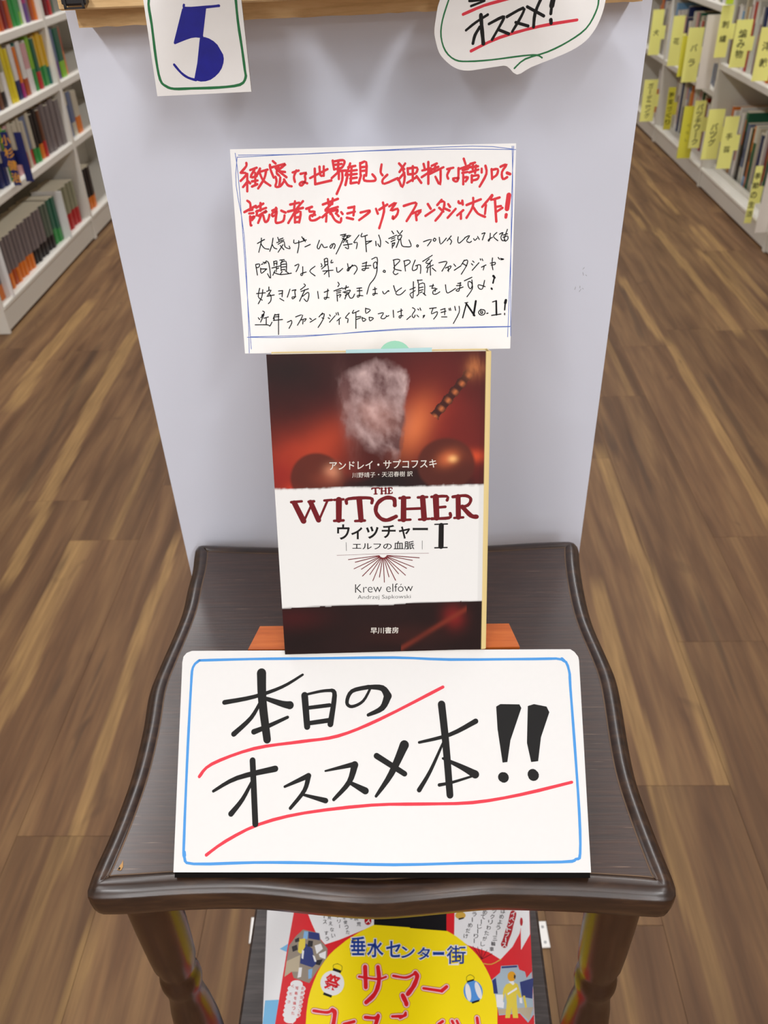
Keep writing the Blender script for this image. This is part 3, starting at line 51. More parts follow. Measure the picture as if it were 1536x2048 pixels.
"book_title": [["s",2.75,1,[10.13,82.66,14.18,73.08]],["s",1.16,1,[14.41,73.08,18.34,80.8]],["s",2.75,1,[18.3,82.8,21.79,73.33]],["s",1.15,1,[21.93,73.08,26.8,83.32]],["s",1.37,1,[8.61,83.1,13.87,83.41]],["s",1.37,1,[25.27,83.45,29.05,83.65]],["s",1.37,1,[17.32,83.07,20.02,83.22]],["s",2.98,1,[32.58,83.54,32.0,73.01]],["s",1.37,1,[30.2,83.61,34.9,83.78]],["s",1.37,1,[29.66,72.68,34.38,72.77]],["s",2.83,1,[42.81,83.61,43.28,72.65]],["s",1.7,1,[36.34,81.59,37.37,83.94,48.35,83.99,49.02,81.43]],["s",1.37,1,[40.32,72.26,45.12,72.36]],["s",2.04,1,[60.51,79.88,60.14,83.15,56.18,83.9,52.1,81.33,50.86,76.99,53.12,73.31,56.56,72.24,61.02,74.03]],["s",1.13,1,[60.77,83.44,60.66,79.87]],["s",2.75,1,[65.06,83.47,64.68,72.31]],["s",1.37,1,[63.07,83.53,68.06,83.61]],["s",1.37,1,[62.35,71.98,68.15,72.12]],["s",2.75,1,[74.57,83.48,75.11,72.46]],["s",1.37,1,[72.27,83.56,76.87,83.65]],["s",1.37,1,[72.55,72.06,77.8,72.3]],["s",1.37,1,[64.83,77.75,74.83,77.83]],["s",2.98,1,[81.16,83.59,81.43,72.58]],["s",1.48,1,[79.02,83.66,86.68,83.73,86.8,81.67]],["s",1.37,1,[81.37,78.03,85.83,78.28]],["s",1.61,1,[78.96,72.26,87.68,72.47,88.25,74.78]],["s",2.71,1,[92.34,83.4,92.38,72.64]],["s",1.61,1,[89.73,83.32,96.01,83.76,98.68,81.85,97.12,78.72,92.9,77.9]],["s",2.29,1,[94.43,78.01,98.63,73.33,101.55,72.6]],["s",1.37,1,[90.3,72.31,94.77,72.49]],["s",0.92,1,[51.14,88.88,51.12,86.12]],["s",0.69,1,[49.29,88.55,49.62,89.01,52.91,89.06,53.19,88.5]],["s",0.56,1,[50.27,85.99,51.88,86.02]],["s",0.92,1,[54.2,88.86,54.18,86.03]],["s",0.91,1,[56.19,88.88,56.17,86.04]],["s",0.56,1,[54.31,87.44,56.14,87.46]],["s",0.46,1,[53.67,88.88,54.81,88.85]],["s",0.46,1,[55.73,88.89,56.8,88.86]],["s",0.46,1,[53.56,85.97,54.72,86.01]],["s",0.46,1,[55.63,85.98,56.79,86.02]],["s",0.93,1,[57.87,88.91,57.86,86.07]],["s",0.56,1,[57.26,88.85,59.25,89.02,59.39,88.39]],["s",0.46,1,[57.83,87.49,58.9,87.53]],["s",0.57,1,[57.24,85.93,59.24,86.1,59.49,86.65]],["s",0.43,1,[51.65,53.52,35.92,51.86]],["s",0.43,1,[52.03,53.34,39.38,50.35]],["s",0.43,1,[51.94,52.93,38.6,46.8]],["s",0.43,1,[52.41,52.83,42.36,46.44]],["s",0.43,1,[52.47,52.42,42.76,42.68]],["s",0.43,1,[52.94,52.49,46.57,43.4]],["s",0.43,1,[53.09,52.07,48.02,40.01]],["s",0.43,1,[53.49,52.31,51.47,41.83]],["s",0.43,1,[53.79,51.97,53.9,38.99]],["s",0.43,1,[54.11,52.29,56.36,41.84]],["s",0.43,1,[54.5,52.11,59.69,39.9]],["s",0.43,1,[54.67,52.52,61.36,43.36]],["s",0.43,1,[55.13,52.42,64.88,42.5]],["s",0.43,1,[55.15,52.83,65.53,46.23]],["s",0.43,1,[55.62,52.9,69.31,46.69]],["s",0.43,1,[55.55,53.31,68.62,50.44]],["s",0.43,1,[55.95,53.46,72.17,51.73]],["s",0.16,1,[30.16,54.34,53.64,54.44,77.06,54.05]]],
"book_black": [["s",0.2,1,[35.16,61.08,35.12,56.66]],["s",0.19,1,[73.93,60.77,73.83,56.28]],["s",2.77,1,[83.69,68.65,83.36,57.46]],["s",0.69,1,[80.45,69.24,86.79,69.28]],["s",0.7,1,[80.23,56.82,86.46,56.79]],["g","ウ",0.02,[31.18,70.62,37.3,70.43,36.95,62.65,30.8,62.84]],["g","ィ",0.02,[38.24,68.94,43.66,68.77,43.41,62.7,37.97,62.87]],["g","ッ",0.02,[45.77,69.11,51.81,68.92,51.59,62.69,45.52,62.87]],["g","チ",0.02,[53.77,69.67,60.5,69.46,60.3,62.74,53.54,62.95]],["g","ャ",0.02,[62.33,68.59,67.82,68.42,67.66,62.19,62.15,62.36]],["g","ー",0.0,[69.2,67.81,76.94,67.57,76.91,66.28,69.17,66.52]],["g","エルフの",0.01,[38.41,60.49,58.34,59.87,58.24,56.76,38.28,57.38]],["g","血脈",0.01,[59.46,60.97,69.81,60.82,69.7,56.32,59.33,56.48]],["g","Krew elfów",-0.01,[38.71,38.45,68.63,38.04,68.59,33.5,38.5,33.57]],["g","Andrzej Sapkowski",-0.01,[39.8,32.35,67.36,31.85,67.3,29.14,39.68,29.47]]],
"book_white": [["g","早川書房",0.01,[45.85,14.13,60.42,13.86,60.32,10.4,45.71,10.49]],["g","アンドレイ・サプコフスキ",0.01,[28.89,103.38,81.9,102.94,81.83,98.68,28.66,99.02]],["g","川野靖子・天沼春樹 訳",0,[39.87,97.39,69.93,97.23,69.87,94.52,39.75,94.68]]],
"flyer_outline": [["p",[-8.83,94.58,206.0,94.76,199.65,1.14,195.96,-55.48,4.77,-57.14,0.0,0.0]]],
"fl_sky": [["p",[-0.29,16.43,9.89,16.99,10.19,-7.47,0.27,-7.53]],["p",[6.11,54.76,13.04,59.27,13.04,51.95]]],
"fl_red": [["p",[14.86,94.6,206.41,94.76,199.28,1.14,195.84,-51.14,8.97,-52.72,9.25,0.05,12.02,53.81]]],
"fl_black": [["p",[79.41,94.65,139.02,94.7,137.95,67.92,80.1,71.41]]],
"fl_white": [["p",[24.11,86.83,79.6,86.9,80.0,73.58,72.57,70.45,61.13,65.42,53.02,62.09,41.7,58.28,34.4,66.35,29.4,75.61]],["p",[145.44,88.73,199.52,88.79,199.39,80.17,195.92,67.55,189.07,56.91,178.84,47.14,170.06,52.83,154.18,58.02,143.93,65.78]],["p",[200.78,88.79,205.83,88.8,203.87,66.74,195.44,54.35,198.16,81.88]],["p",[27.05,28.15,26.71,26.83,25.48,25.78,23.64,25.19,21.51,25.18,19.54,25.75,18.09,26.8,17.48,28.11,17.8,29.44,19.02,30.5,20.88,31.1,23.03,31.11,25.01,30.53,26.45,29.47]],["p",[29.58,24.99,29.02,23.68,27.19,22.63,24.45,22.04,21.35,22.03,18.49,22.59,16.44,23.62,15.6,24.93,16.15,26.24,17.97,27.3,20.72,27.9,23.85,27.91,26.72,27.34,28.76,26.3]],["p",[29.25,21.84,28.69,20.54,26.86,19.5,24.14,18.91,21.05,18.9,18.2,19.46,16.16,20.48,15.33,21.77,15.87,23.08,17.69,24.13,20.43,24.72,23.54,24.74,26.4,24.17,28.44,23.14]],["p",[28.92,18.71,28.36,17.42,26.55,16.39,23.83,15.81,20.75,15.79,17.92,16.35,15.88,17.36,15.05,18.65,15.59,19.94,17.4,20.99,20.13,21.57,23.23,21.59,26.08,21.03,28.11,20.0]],["p",[28.59,15.61,28.04,14.33,26.23,13.31,23.53,12.73,20.46,12.71,17.64,13.26,15.61,14.27,14.78,15.54,15.31,16.83,17.12,17.86,19.84,18.45,22.93,18.46,25.76,17.91,27.78,16.89]],["p",[28.27,12.54,27.72,11.27,25.91,10.25,23.22,9.68,20.17,9.66,17.36,10.2,15.34,11.2,14.51,12.47,15.04,13.74,16.84,14.77,19.55,15.35,22.62,15.36,25.45,14.81,27.46,13.8]],["p",[27.95,9.48,27.4,8.22,25.6,7.21,22.92,6.64,19.88,6.63,17.08,7.17,15.06,8.16,14.24,9.41,14.77,10.68,16.56,11.7,19.26,12.27,22.32,12.29,25.14,11.74,27.14,10.74]],["p",[27.63,6.45,27.08,5.2,25.29,4.2,22.62,3.64,19.59,3.62,16.8,4.15,14.8,5.14,13.97,6.38,14.5,7.63,16.29,8.65,18.97,9.22,22.02,9.23,24.83,8.69,26.83,7.7]],["p",[24.53,3.43,24.21,2.19,23.02,1.2,21.23,0.64,19.17,0.63,17.26,1.17,15.86,2.15,15.26,3.38,15.57,4.63,16.75,5.63,18.55,6.19,20.63,6.2,22.55,5.66,23.94,4.67]],["p",[19.69,3.12,24.33,3.15,22.18,0.16]]],
"fl_yellow": [["p",[79.99,74.01,72.57,70.45,64.45,65.59,58.44,61.61,53.32,57.34,49.19,53.84,45.61,50.05,42.49,45.89,39.77,41.31,37.25,35.7,35.12,29.71,33.42,23.8,32.24,17.69,31.74,8.92,31.95,0.21,35.52,-17.56,51.95,-37.11,108.36,-42.99,108.94,71.95]],["p",[100.93,71.94,138.71,69.09,145.54,64.95,150.04,61.43,154.15,57.62,157.76,54.16,160.99,50.41,164.13,45.91,166.72,40.99,168.95,36.06,170.67,31.03,171.84,26.22,172.59,21.32,173.07,16.18,173.24,11.11,172.34,1.02,168.19,-16.68,152.09,-36.34,108.36,-42.99]]],
"fl_dark": [["s",0.4,1,[164.39,47.25,158.2,57.22]],["s",0.4,1,[164.39,47.25,161.83,56.67]],["s",0.4,1,[164.39,47.25,165.01,55.63]],["s",0.4,1,[164.39,47.25,168.96,54.27]],["s",0.4,1,[164.39,47.25,172.79,51.64]]],
"fl_gold": [["s",0.72,1,[165.35,43.95,171.71,43.51,179.26,47.3]],["s",0.75,1,[22.45,60.53,24.07,60.94]]],
"fl_navy": [["g","垂",0.02,[61.87,64.09,73.48,64.12,74.01,50.14,62.59,50.1]],["g","水",0.02,[74.96,62.31,87.77,62.34,88.05,48.59,75.45,48.55]],["g","セ",0.02,[90.28,60.7,101.4,60.73,101.44,48.63,90.49,48.59]],["g","ン",0.02,[101.99,56.66,112.46,56.69,112.38,48.03,102.01,48.0]],["g","タ",0.02,[114.75,56.05,124.55,56.08,124.32,46.72,114.63,46.69]],["g","ー",0.02,[126.9,52.3,135.34,52.33,135.27,50.49,126.85,50.46]],["g","街",0.01,[137.66,57.41,152.51,57.45,151.71,43.67,137.1,43.62]]],
"fl_navyout": [["g","垂",0.07,[61.87,64.09,73.48,64.12,74.01,50.14,62.59,50.1]],["g","水",0.07,[74.96,62.31,87.77,62.34,88.05,48.59,75.45,48.55]],["g","セ",0.07,[90.28,60.7,101.4,60.73,101.44,48.63,90.49,48.59]],["g","ン",0.07,[101.99,56.66,112.46,56.69,112.38,48.03,102.01,48.0]],["g","タ",0.07,[114.75,56.05,124.55,56.08,124.32,46.72,114.63,46.69]],["g","ー",0.07,[126.9,52.3,135.34,52.33,135.27,50.49,126.85,50.46]],["g","街",0.07,[137.66,57.41,152.51,57.45,151.71,43.67,137.1,43.62]]],
"fl_crim": [["s",4.16,1,[69.59,33.83,83.62,32.04,90.35,33.76]],["s",5.67,1,[74.11,41.05,75.24,26.09]],["s",5.67,1,[84.02,41.08,85.08,30.68,82.32,21.64,75.87,15.33]],["s",4.37,1,[36.91,9.31,47.1,8.14,50.84,10.11]],["s",5.46,1,[50.87,9.75,52.96,7.6,51.81,-3.74]],["s",4.62,1,[59.97,0.16,67.55,1.97]],["s",4.62,1,[75.49,5.0,82.81,4.54,85.07,6.34]],["s",5.24,1,[85.09,5.62,82.28,-3.56]],["s",4.31,1,[95.47,5.68,104.31,6.08,105.46,7.52]],["s",4.32,1,[95.92,34.54,105.88,33.28,112.67,36.53]],["s",5.76,1,[112.91,36.53,114.24,33.85,111.4,27.01,107.04,21.38]],["s",5.69,1,[103.12,20.4,105.47,15.85,106.01,14.02]],["s",4.37,1,[118.86,25.54,131.76,23.73]],["s",4.99,1,[132.55,23.73,136.43,26.74]],["s",4.31,1,[101.24,4.64,104.31,6.44,105.46,8.24]],["s",4.26,1,[129.44,0.56,132.56,2.48]],["s",4.31,1,[139.42,2.73,140.47,0.62]],["s",4.26,1,[142.86,2.96,143.89,0.64]],["s",4.56,1,[157.84,4.95,158.41,-3.11]]],
"fl_pink": [["s",3.52,1,[69.59,33.83,83.62,32.04,90.35,33.76]],["s",5.02,1,[74.11,41.05,75.24,26.09]],["s",5.02,1,[84.02,41.08,85.08,30.68,82.32,21.64,75.87,15.33]],["s",3.74,1,[36.91,9.31,47.1,8.14,50.84,10.11]],["s",4.84,1,[50.87,9.75,52.96,7.6,51.81,-3.74]],["s",4.0,1,[59.97,0.16,67.55,1.97]],["s",4.0,1,[75.49,5.0,82.81,4.54,85.07,6.34]],["s",4.62,1,[85.09,5.62,82.28,-3.56]],["s",3.7,1,[95.47,5.68,104.31,6.08,105.46,7.52]],["s",3.68,1,[95.92,34.54,105.88,33.28,112.67,36.53]],["s",5.12,1,[112.91,36.53,114.24,33.85,111.4,27.01,107.04,21.38]],["s",5.06,1,[103.12,20.4,105.47,15.85,106.01,14.02]],["s",3.74,1,[118.86,25.54,131.76,23.73]],["s",4.37,1,[132.55,23.73,136.43,26.74]],["s",3.7,1,[101.24,4.64,104.31,6.44,105.46,8.24]],["s",3.65,1,[129.44,0.56,132.56,2.48]],["s",3.7,1,[139.42,2.73,140.47,0.62]],["s",3.65,1,[142.86,2.96,143.89,0.64]],["s",3.95,1,[157.84,4.95,158.41,-3.11]]],
"fl_redtext": [["s",1.76,1,[69.59,33.83,83.62,32.04,90.35,33.76]],["s",3.24,1,[74.11,41.05,75.24,26.09]],["s",3.24,1,[84.02,41.08,85.08,30.68,82.32,21.64,75.87,15.33]],["s",2.03,1,[36.91,9.31,47.1,8.14,50.84,10.11]],["s",3.12,1,[50.87,9.75,52.96,7.6,51.81,-3.74]],["s",2.31,1,[59.97,0.16,67.55,1.97]],["s",2.31,1,[75.49,5.0,82.81,4.54,85.07,6.34]],["s",2.93,1,[85.09,5.62,82.28,-3.56]],["s",2.0,1,[95.47,5.68,104.31,6.08,105.46,7.52]],["s",1.92,1,[95.92,34.54,105.88,33.28,112.67,36.53]],["s",3.36,1,[112.91,36.53,114.24,33.85,111.4,27.01,107.04,21.38]],["s",3.32,1,[103.12,20.4,105.47,15.85,106.01,14.02]],["s",2.03,1,[118.86,25.54,131.76,23.73]],["s",2.65,1,[132.55,23.73,136.43,26.74]],["s",2.0,1,[101.24,4.64,104.31,6.44,105.46,8.24]],["s",1.98,1,[129.44,0.56,132.56,2.48]],["s",2.0,1,[139.42,2.73,140.47,0.62]],["s",1.98,1,[142.86,2.96,143.89,0.64]],["s",2.28,1,[157.84,4.95,158.41,-3.11]],["g","祭",0.03,[45.0,36.27,56.43,33.24,53.8,22.1,43.05,25.2]]],
"lanA_w": [["p",[58.68,29.05,58.5,26.69,57.72,24.51,56.39,22.64,54.6,21.22,52.48,20.32,50.15,20.0,47.79,20.29,45.54,21.18,43.55,22.58,41.96,24.44,40.87,26.62,40.37,28.97,40.49,31.34,41.23,33.56,42.55,35.48,44.35,36.96,46.51,37.9,48.88,38.23,51.3,37.92,53.59,36.99,55.59,35.53,57.18,33.62,58.23,31.41]]],
"lanA_k": [["p",[49.54,40.33,55.97,38.25,55.44,36.31,49.03,38.38]],["p",[43.67,22.35,49.99,20.15,49.47,18.52,43.01,20.71]],["s",0.32,1,[49.55,40.18,49.41,42.29,52.58,43.32,56.09,41.53,56.14,38.1]]],
"lanB_b": [["p",[163.3,24.86,163.33,22.78,162.89,20.75,161.98,18.91,160.69,17.4,159.1,16.29,157.31,15.68,155.44,15.58,153.62,16.02,151.96,16.97,150.59,18.35,149.59,20.09,149.03,22.07,148.96,24.15,149.37,26.2,150.26,28.07,151.54,29.63,153.16,30.77,154.98,31.41,156.89,31.51,158.74,31.05,160.41,30.07,161.79,28.64,162.77,26.86]]],
"lanB_w": [["p",[154.47,23.15,154.56,21.51,154.5,19.96,154.31,18.62,153.99,17.57,153.56,16.88,153.06,16.59,152.52,16.73,151.98,17.27,151.46,18.2,151.01,19.45,150.65,20.93,150.42,22.55,150.32,24.2,150.37,25.77,150.56,27.13,150.88,28.21,151.31,28.92,151.82,29.22,152.37,29.07,152.92,28.51,153.45,27.56,153.89,26.28,154.25,24.78]],["p",[162.09,24.81,162.43,23.21,162.6,21.68,162.6,20.33,162.43,19.26,162.11,18.51,161.65,18.16,161.09,18.22,160.47,18.68,159.81,19.52,159.18,20.68,158.61,22.09,158.13,23.64,157.79,25.25,157.61,26.79,157.6,28.16,157.76,29.26,158.08,30.03,158.55,30.39,159.12,30.33,159.75,29.85,160.42,28.99,161.06,27.8,161.63,26.38]]],
"lanB_k": [["p",[151.76,30.96,157.38,32.5,157.46,31.36,152.08,29.82]],["p",[154.59,16.09,160.27,17.72,160.34,16.48,154.81,14.78]],["s",0.32,1,[151.76,31.11,151.94,34.0,154.8,35.54,157.48,34.02,157.37,32.35]]],
"lanC_g": [["p",[153.93,81.81,153.74,81.03,153.28,80.31,152.59,79.69,151.69,79.21,150.66,78.91,149.57,78.81,148.5,78.91,147.5,79.2,146.65,79.68,146.02,80.3,145.64,81.01,145.53,81.8,145.71,82.58,146.17,83.3,146.86,83.93,147.77,84.41,148.8,84.71,149.89,84.82,150.98,84.72,151.98,84.42,152.83,83.93,153.46,83.31,153.83,82.59]]],
"lanC_k": [["p",[147.93,79.4,152.33,80.26,152.44,79.24,148.36,78.04]]],
"fl_photo": [["p",[13.27,57.23,17.87,64.65,23.18,70.09,36.42,67.19,38.14,61.39,44.02,54.87,44.09,48.44,36.86,37.4,34.05,32.76,32.0,28.93,19.62,32.7,17.51,37.33,12.31,33.44,12.58,45.16]]],
"fl_photo2": [["p",[170.74,31.79,177.53,37.17,178.79,42.2,191.63,43.03,192.44,39.54,196.63,38.01,197.29,33.42,201.78,38.03,199.62,7.67,194.76,1.99,189.41,8.33,174.0,6.82,172.72,18.37]]],
"phA_fl_sand": [["p",[12.58,45.16,22.69,49.97,23.16,37.35,17.51,37.33,12.31,33.44]]],
"phA_fl_blue": [["p",[24.14,68.84,27.53,68.42,27.28,62.19,23.87,63.0]],["p",[30.27,38.93,33.43,39.73,33.25,32.76,30.92,31.98]]],
"phA_fl_navy": [["p",[27.53,68.42,36.42,67.19,37.32,61.39,28.03,63.02]],["p",[23.69,56.44,26.76,58.9,32.09,54.84,33.34,50.01,36.33,43.66,33.36,40.51,23.33,43.61]]],
"phA_fl_yellow": [["p",[20.63,62.17,25.54,63.01,26.17,56.45,23.43,50.78,20.8,52.38]]],
"phA_fl_lantern": [["p",[33.52,57.28,38.34,58.93,40.32,54.86,35.72,50.82]],["p",[37.36,50.82,42.91,53.25,42.99,46.85,38.38,48.43]],["p",[22.84,40.47,25.27,40.48,25.16,33.49,22.43,32.71]],["p",[23.93,54.0,25.65,53.2,25.46,46.79,24.16,47.58]],["p",[32.52,50.01,34.22,49.21,36.23,44.84,34.6,44.84]]],
"phA_fl_dark": [["p",[28.19,61.36,31.96,60.96,31.94,56.46,27.82,56.45]],["p",[36.13,46.03,40.95,46.84,38.89,42.1,35.59,42.87]],["p",[15.43,56.42,19.39,58.06,20.64,54.0,16.69,52.37]],["p",[17.3,62.16,20.46,63.82,21.21,60.52,17.97,59.69]]],
"phB_fl_navy": [["p",[171.1,31.42,174.02,33.33,174.6,22.06,171.48,22.05]],["p",[191.83,30.37,202.4,33.44,199.8,18.5,192.23,19.93]],["p",[179.15,41.82,191.19,42.64,191.04,41.24,179.02,40.42]]],
"phB_fl_lantern": [["p",[172.98,21.32,178.42,21.34,177.53,11.85,172.98,12.55]]],
"phB_fl_sand": [["p",[173.62,11.11,199.86,12.69,195.69,3.4,189.49,9.04,174.07,7.53]]],
"phB_fl_yellow": [["p",[181.47,28.81,187.12,30.35,190.1,28.85,192.15,19.2,190.52,18.46,188.6,22.13,187.97,16.25,187.92,5.12,184.12,5.1,183.74,12.6,181.83,5.09,178.41,5.07,180.64,16.22,180.12,22.83,177.48,15.47,176.39,16.2,179.23,25.8]],["p",[193.09,20.67,194.64,20.68,195.25,12.66,193.64,11.93]]],
"fl_amber": [["p",[189.29,34.53,189.08,33.59,188.67,32.7,188.1,31.95,187.38,31.36,186.59,31.0,185.76,30.87,184.96,30.99,184.24,31.35,183.64,31.93,183.22,32.68,182.99,33.56,182.97,34.51,183.18,35.46,183.58,36.35,184.16,37.11,184.87,37.71,185.67,38.08,186.51,38.2,187.32,38.08,188.05,37.72,188.64,37.13,189.06,36.37,189.28,35.48]]],
"fl_dark_d2": [["p",[188.11,36.06,189.33,34.92,188.52,32.47,187.59,33.38]]],
"fl_lantern_d2": [["p",[181.6,22.1,189.07,26.6,189.3,25.1,181.88,20.99]],["p",[176.78,16.2,178.67,15.84,177.91,11.85,176.21,12.57]],["p",[190.22,19.19,192.15,19.2,192.09,15.18,190.2,15.54]],["p",[183.23,30.71,187.2,31.1,187.79,29.22,186.49,28.08]]],
"fl_redtext_s": [["g","お",0.0,[26.12,26.26,28.51,26.27,28.72,24.01,26.34,24.0]],["g","弁",0.0,[25.92,23.0,28.29,23.01,28.51,20.77,26.14,20.76]],["g","当",0.0,[25.71,19.76,28.08,19.77,28.3,17.55,25.94,17.54]],["g","ガ",0.0,[25.52,16.55,27.87,16.57,28.09,14.36,25.74,14.35]],["g","ラ",0.0,[25.32,13.37,27.66,13.38,27.88,11.2,25.54,11.19]],["g","ン",0.0,[25.12,10.22,27.46,10.23,27.67,8.06,25.34,8.05]],["g","を",0.0,[24.93,7.09,27.25,7.1,27.47,4.95,25.15,4.94]],["g","写",0.0,[21.51,26.24,23.89,26.25,24.12,23.99,21.74,23.98]],["g","着",0.0,[21.28,22.63,23.66,22.64,23.89,20.4,21.52,20.39]],["g","を",0.0,[21.07,19.05,23.43,19.06,23.66,16.84,21.3,16.83]],["g","撮",0.0,[20.85,15.5,23.2,15.51,23.43,13.31,21.09,13.3]],["g","っ",0.0,[20.63,11.99,22.98,12.0,23.21,9.82,20.87,9.81]],["g","た",0.0,[20.42,8.5,22.75,8.52,22.98,6.36,20.66,6.34]],["g","く",0.0,[18.17,27.58,20.25,27.59,20.46,25.63,18.39,25.62]],["g","だ",0.0,[17.49,21.93,19.54,21.94,19.75,20.01,17.7,20.0]],["g","さ",0.0,[16.81,16.36,18.85,16.37,19.06,14.46,17.02,14.45]]],
"fl_txt": [["g","|",0.0,[38.93,82.41,39.41,82.41,39.66,79.14,39.18,79.14]],["g","ス",0.0,[38.51,77.78,41.73,77.79,41.97,74.55,38.77,74.54]],["g","す",0.0,[40.4,68.68,43.58,68.69,43.81,65.52,40.65,65.51]],["g","う",0.0,[41.33,64.21,44.49,64.21,44.72,61.08,41.57,61.07]],["g","見",0.0,[41.87,81.55,45.1,81.56,45.33,78.29,42.11,78.28]],["g","え",0.0,[43.31,76.55,46.52,76.55,46.74,73.32,43.55,73.32]],["g","な",0.0,[44.74,71.6,47.92,71.61,48.14,68.41,44.97,68.41]],["g","い",0.0,[46.14,66.71,49.31,66.72,49.52,63.56,46.37,63.56]],["g","フ",0.0,[49.13,82.17,51.85,82.17,52.02,79.42,49.31,79.41]],["g","リ",0.0,[50.03,78.08,52.74,78.09,52.91,75.36,50.21,75.35]],["g","|",0.0,[52.07,74.04,52.47,74.04,52.64,71.33,52.24,71.33]],["g","を",0.0,[54.1,81.48,57.15,81.49,57.32,78.39,54.28,78.39]],["g","使",0.0,[55.27,77.42,58.31,77.43,58.48,74.36,55.45,74.36]],["g","っ",0.0,[56.43,73.4,59.45,73.4,59.62,70.37,56.61,70.36]],["g","た",0.0,[57.58,69.41,60.59,69.42,60.75,66.41,57.75,66.41]],["g","る",0.0,[59.9,80.8,62.44,80.81,62.57,78.23,60.04,78.23]],["g","脱",0.0,[63.71,80.81,67.1,80.82,67.25,77.39,63.88,77.38]],["g","荒",0.0,[66.04,76.1,69.41,76.11,69.55,72.72,66.2,72.71]],["g","ラ",0.0,[159.48,84.49,163.01,84.49,162.76,80.88,159.24,80.87]],["g","|",0.0,[158.94,79.97,159.47,79.97,159.24,76.4,158.71,76.4]],["g","め",0.0,[155.44,75.5,158.94,75.51,158.71,71.97,155.22,71.96]],["g","だ",0.0,[153.45,71.08,156.93,71.09,156.71,67.59,153.25,67.58]],["g","け",0.0,[151.48,66.7,154.95,66.71,154.74,63.25,151.29,63.24]],["g","め",0.0,[168.02,86.23,171.56,86.23,171.27,82.61,167.75,82.6]],["g","て",0.0,[166.28,82.27,169.81,82.28,169.53,78.68,166.02,78.68]],["g","|",0.0,[166.06,78.35,166.58,78.35,166.32,74.79,165.8,74.79]],["g","じ",0.0,[162.86,74.46,166.35,74.47,166.09,70.94,162.62,70.93]],["g","|",0.0,[162.65,70.61,163.17,70.61,162.93,67.12,162.41,67.12]],["g","り",0.0,[159.5,66.79,162.96,66.8,162.72,63.34,159.27,63.33]],["g","|",0.0,[159.31,63.01,159.82,63.01,159.59,59.58,159.08,59.58]],["g","ッ",0.0,[175.67,87.11,179.21,87.11,178.9,83.48,175.37,83.47]],["g","ク",0.0,[173.76,82.57,177.28,82.57,176.97,78.98,173.46,78.97]],["g","リ",0.0,[171.86,78.08,175.37,78.08,175.07,74.53,171.58,74.52]],["g","わ",0.0,[169.99,73.63,173.47,73.64,173.18,70.12,169.71,70.11]],["g","た",0.0,[168.13,69.23,171.6,69.24,171.32,65.76,167.86,65.75]],["g","が",0.0,[166.29,64.88,169.74,64.89,169.47,61.44,166.03,61.43]],["g","し",0.0,[164.47,60.57,167.9,60.58,167.64,57.17,164.22,57.16]],["g","は",0.0,[182.84,87.12,186.37,87.12,186.03,83.49,182.5,83.48]],["g","め",0.0,[181.11,82.61,184.63,82.62,184.29,79.02,180.78,79.02]],["g","よ",0.0,[179.39,78.15,182.89,78.16,182.56,74.6,179.08,74.59]],["g","う",0.0,[177.7,73.74,181.18,73.74,180.86,70.22,177.39,70.22]],["g","|",0.0,[177.49,69.37,178.01,69.37,177.71,65.89,177.19,65.89]],["g","三",0.0,[174.36,65.05,177.81,65.05,177.5,61.61,174.07,61.6]],["g","輪",0.0,[172.72,60.77,176.15,60.78,175.85,57.36,172.43,57.35]],["g","車",0.0,[171.09,56.53,174.5,56.54,174.21,53.16,170.81,53.15]]],
"fl_crim2": [["s",4.87,1,[192.49,83.58,188.03,70.86,182.73,58.51]],["p",[77.86,77.4,77.79,76.47,77.54,75.61,77.11,74.87,76.54,74.31,75.86,73.95,75.13,73.83,74.39,73.95,73.68,74.3,73.08,74.87,72.59,75.61,72.27,76.46,72.14,77.39,72.2,78.33,72.46,79.19,72.88,79.94,73.45,80.52,74.13,80.88,74.87,81.0,75.62,80.88,76.33,80.52,76.94,79.94,77.42,79.2,77.73,78.33]],["p",[199.34,76.77,199.2,75.89,198.99,75.08,198.73,74.38,198.43,73.85,198.11,73.51,197.8,73.39,197.52,73.51,197.27,73.84,197.09,74.37,196.99,75.07,196.96,75.88,197.01,76.76,197.15,77.64,197.36,78.46,197.62,79.17,197.92,79.7,198.24,80.05,198.56,80.17,198.84,80.05,199.09,79.71,199.27,79.17,199.37,78.46,199.4,77.65]]],
"fl_white_s": [["g","イ",0.02,[190.87,84.96,194.39,84.97,194.01,81.36,190.5,81.35]],["g","ベ",0.02,[189.21,80.66,192.71,80.67,192.34,77.09,188.85,77.09]],["g","ン",0.02,[187.56,76.41,191.05,76.41,190.69,72.87,187.21,72.87]],["g","ト",0.02,[185.93,72.19,189.41,72.2,189.05,68.7,185.59,68.69]],["g","ブ",0.02,[184.32,68.02,187.78,68.03,187.43,64.56,183.99,64.55]],["g","|",0.02,[184.18,63.89,184.7,63.9,184.37,60.46,183.85,60.46]],["g","ス",0.02,[181.14,59.8,184.56,59.81,184.23,56.41,180.82,56.4]],["g","ス",0.02,[73.24,79.54,76.87,79.54,77.01,75.27,73.4,75.27]]],
"fl_slipgreen": [["p",[70.53,153.58,70.23,151.89,69.42,150.3,68.16,148.96,66.54,147.97,64.68,147.36,62.67,147.19,60.69,147.49,58.86,148.22,57.31,149.32,56.13,150.74,55.42,152.37,55.22,154.09,55.54,155.78,56.36,157.35,57.62,158.67,59.23,159.65,61.09,160.25,63.07,160.42,65.05,160.12,66.86,159.4,68.41,158.32,69.59,156.91,70.31,155.29]]],
}

# ---------- helpers ----------
def srgb(r, g, b):
    f = lambda c: (c / 255 / 12.92) if c / 255 <= .04045 else ((c / 255 + .055) / 1.055) ** 2.4
    return (f(r), f(g), f(b), 1.0)

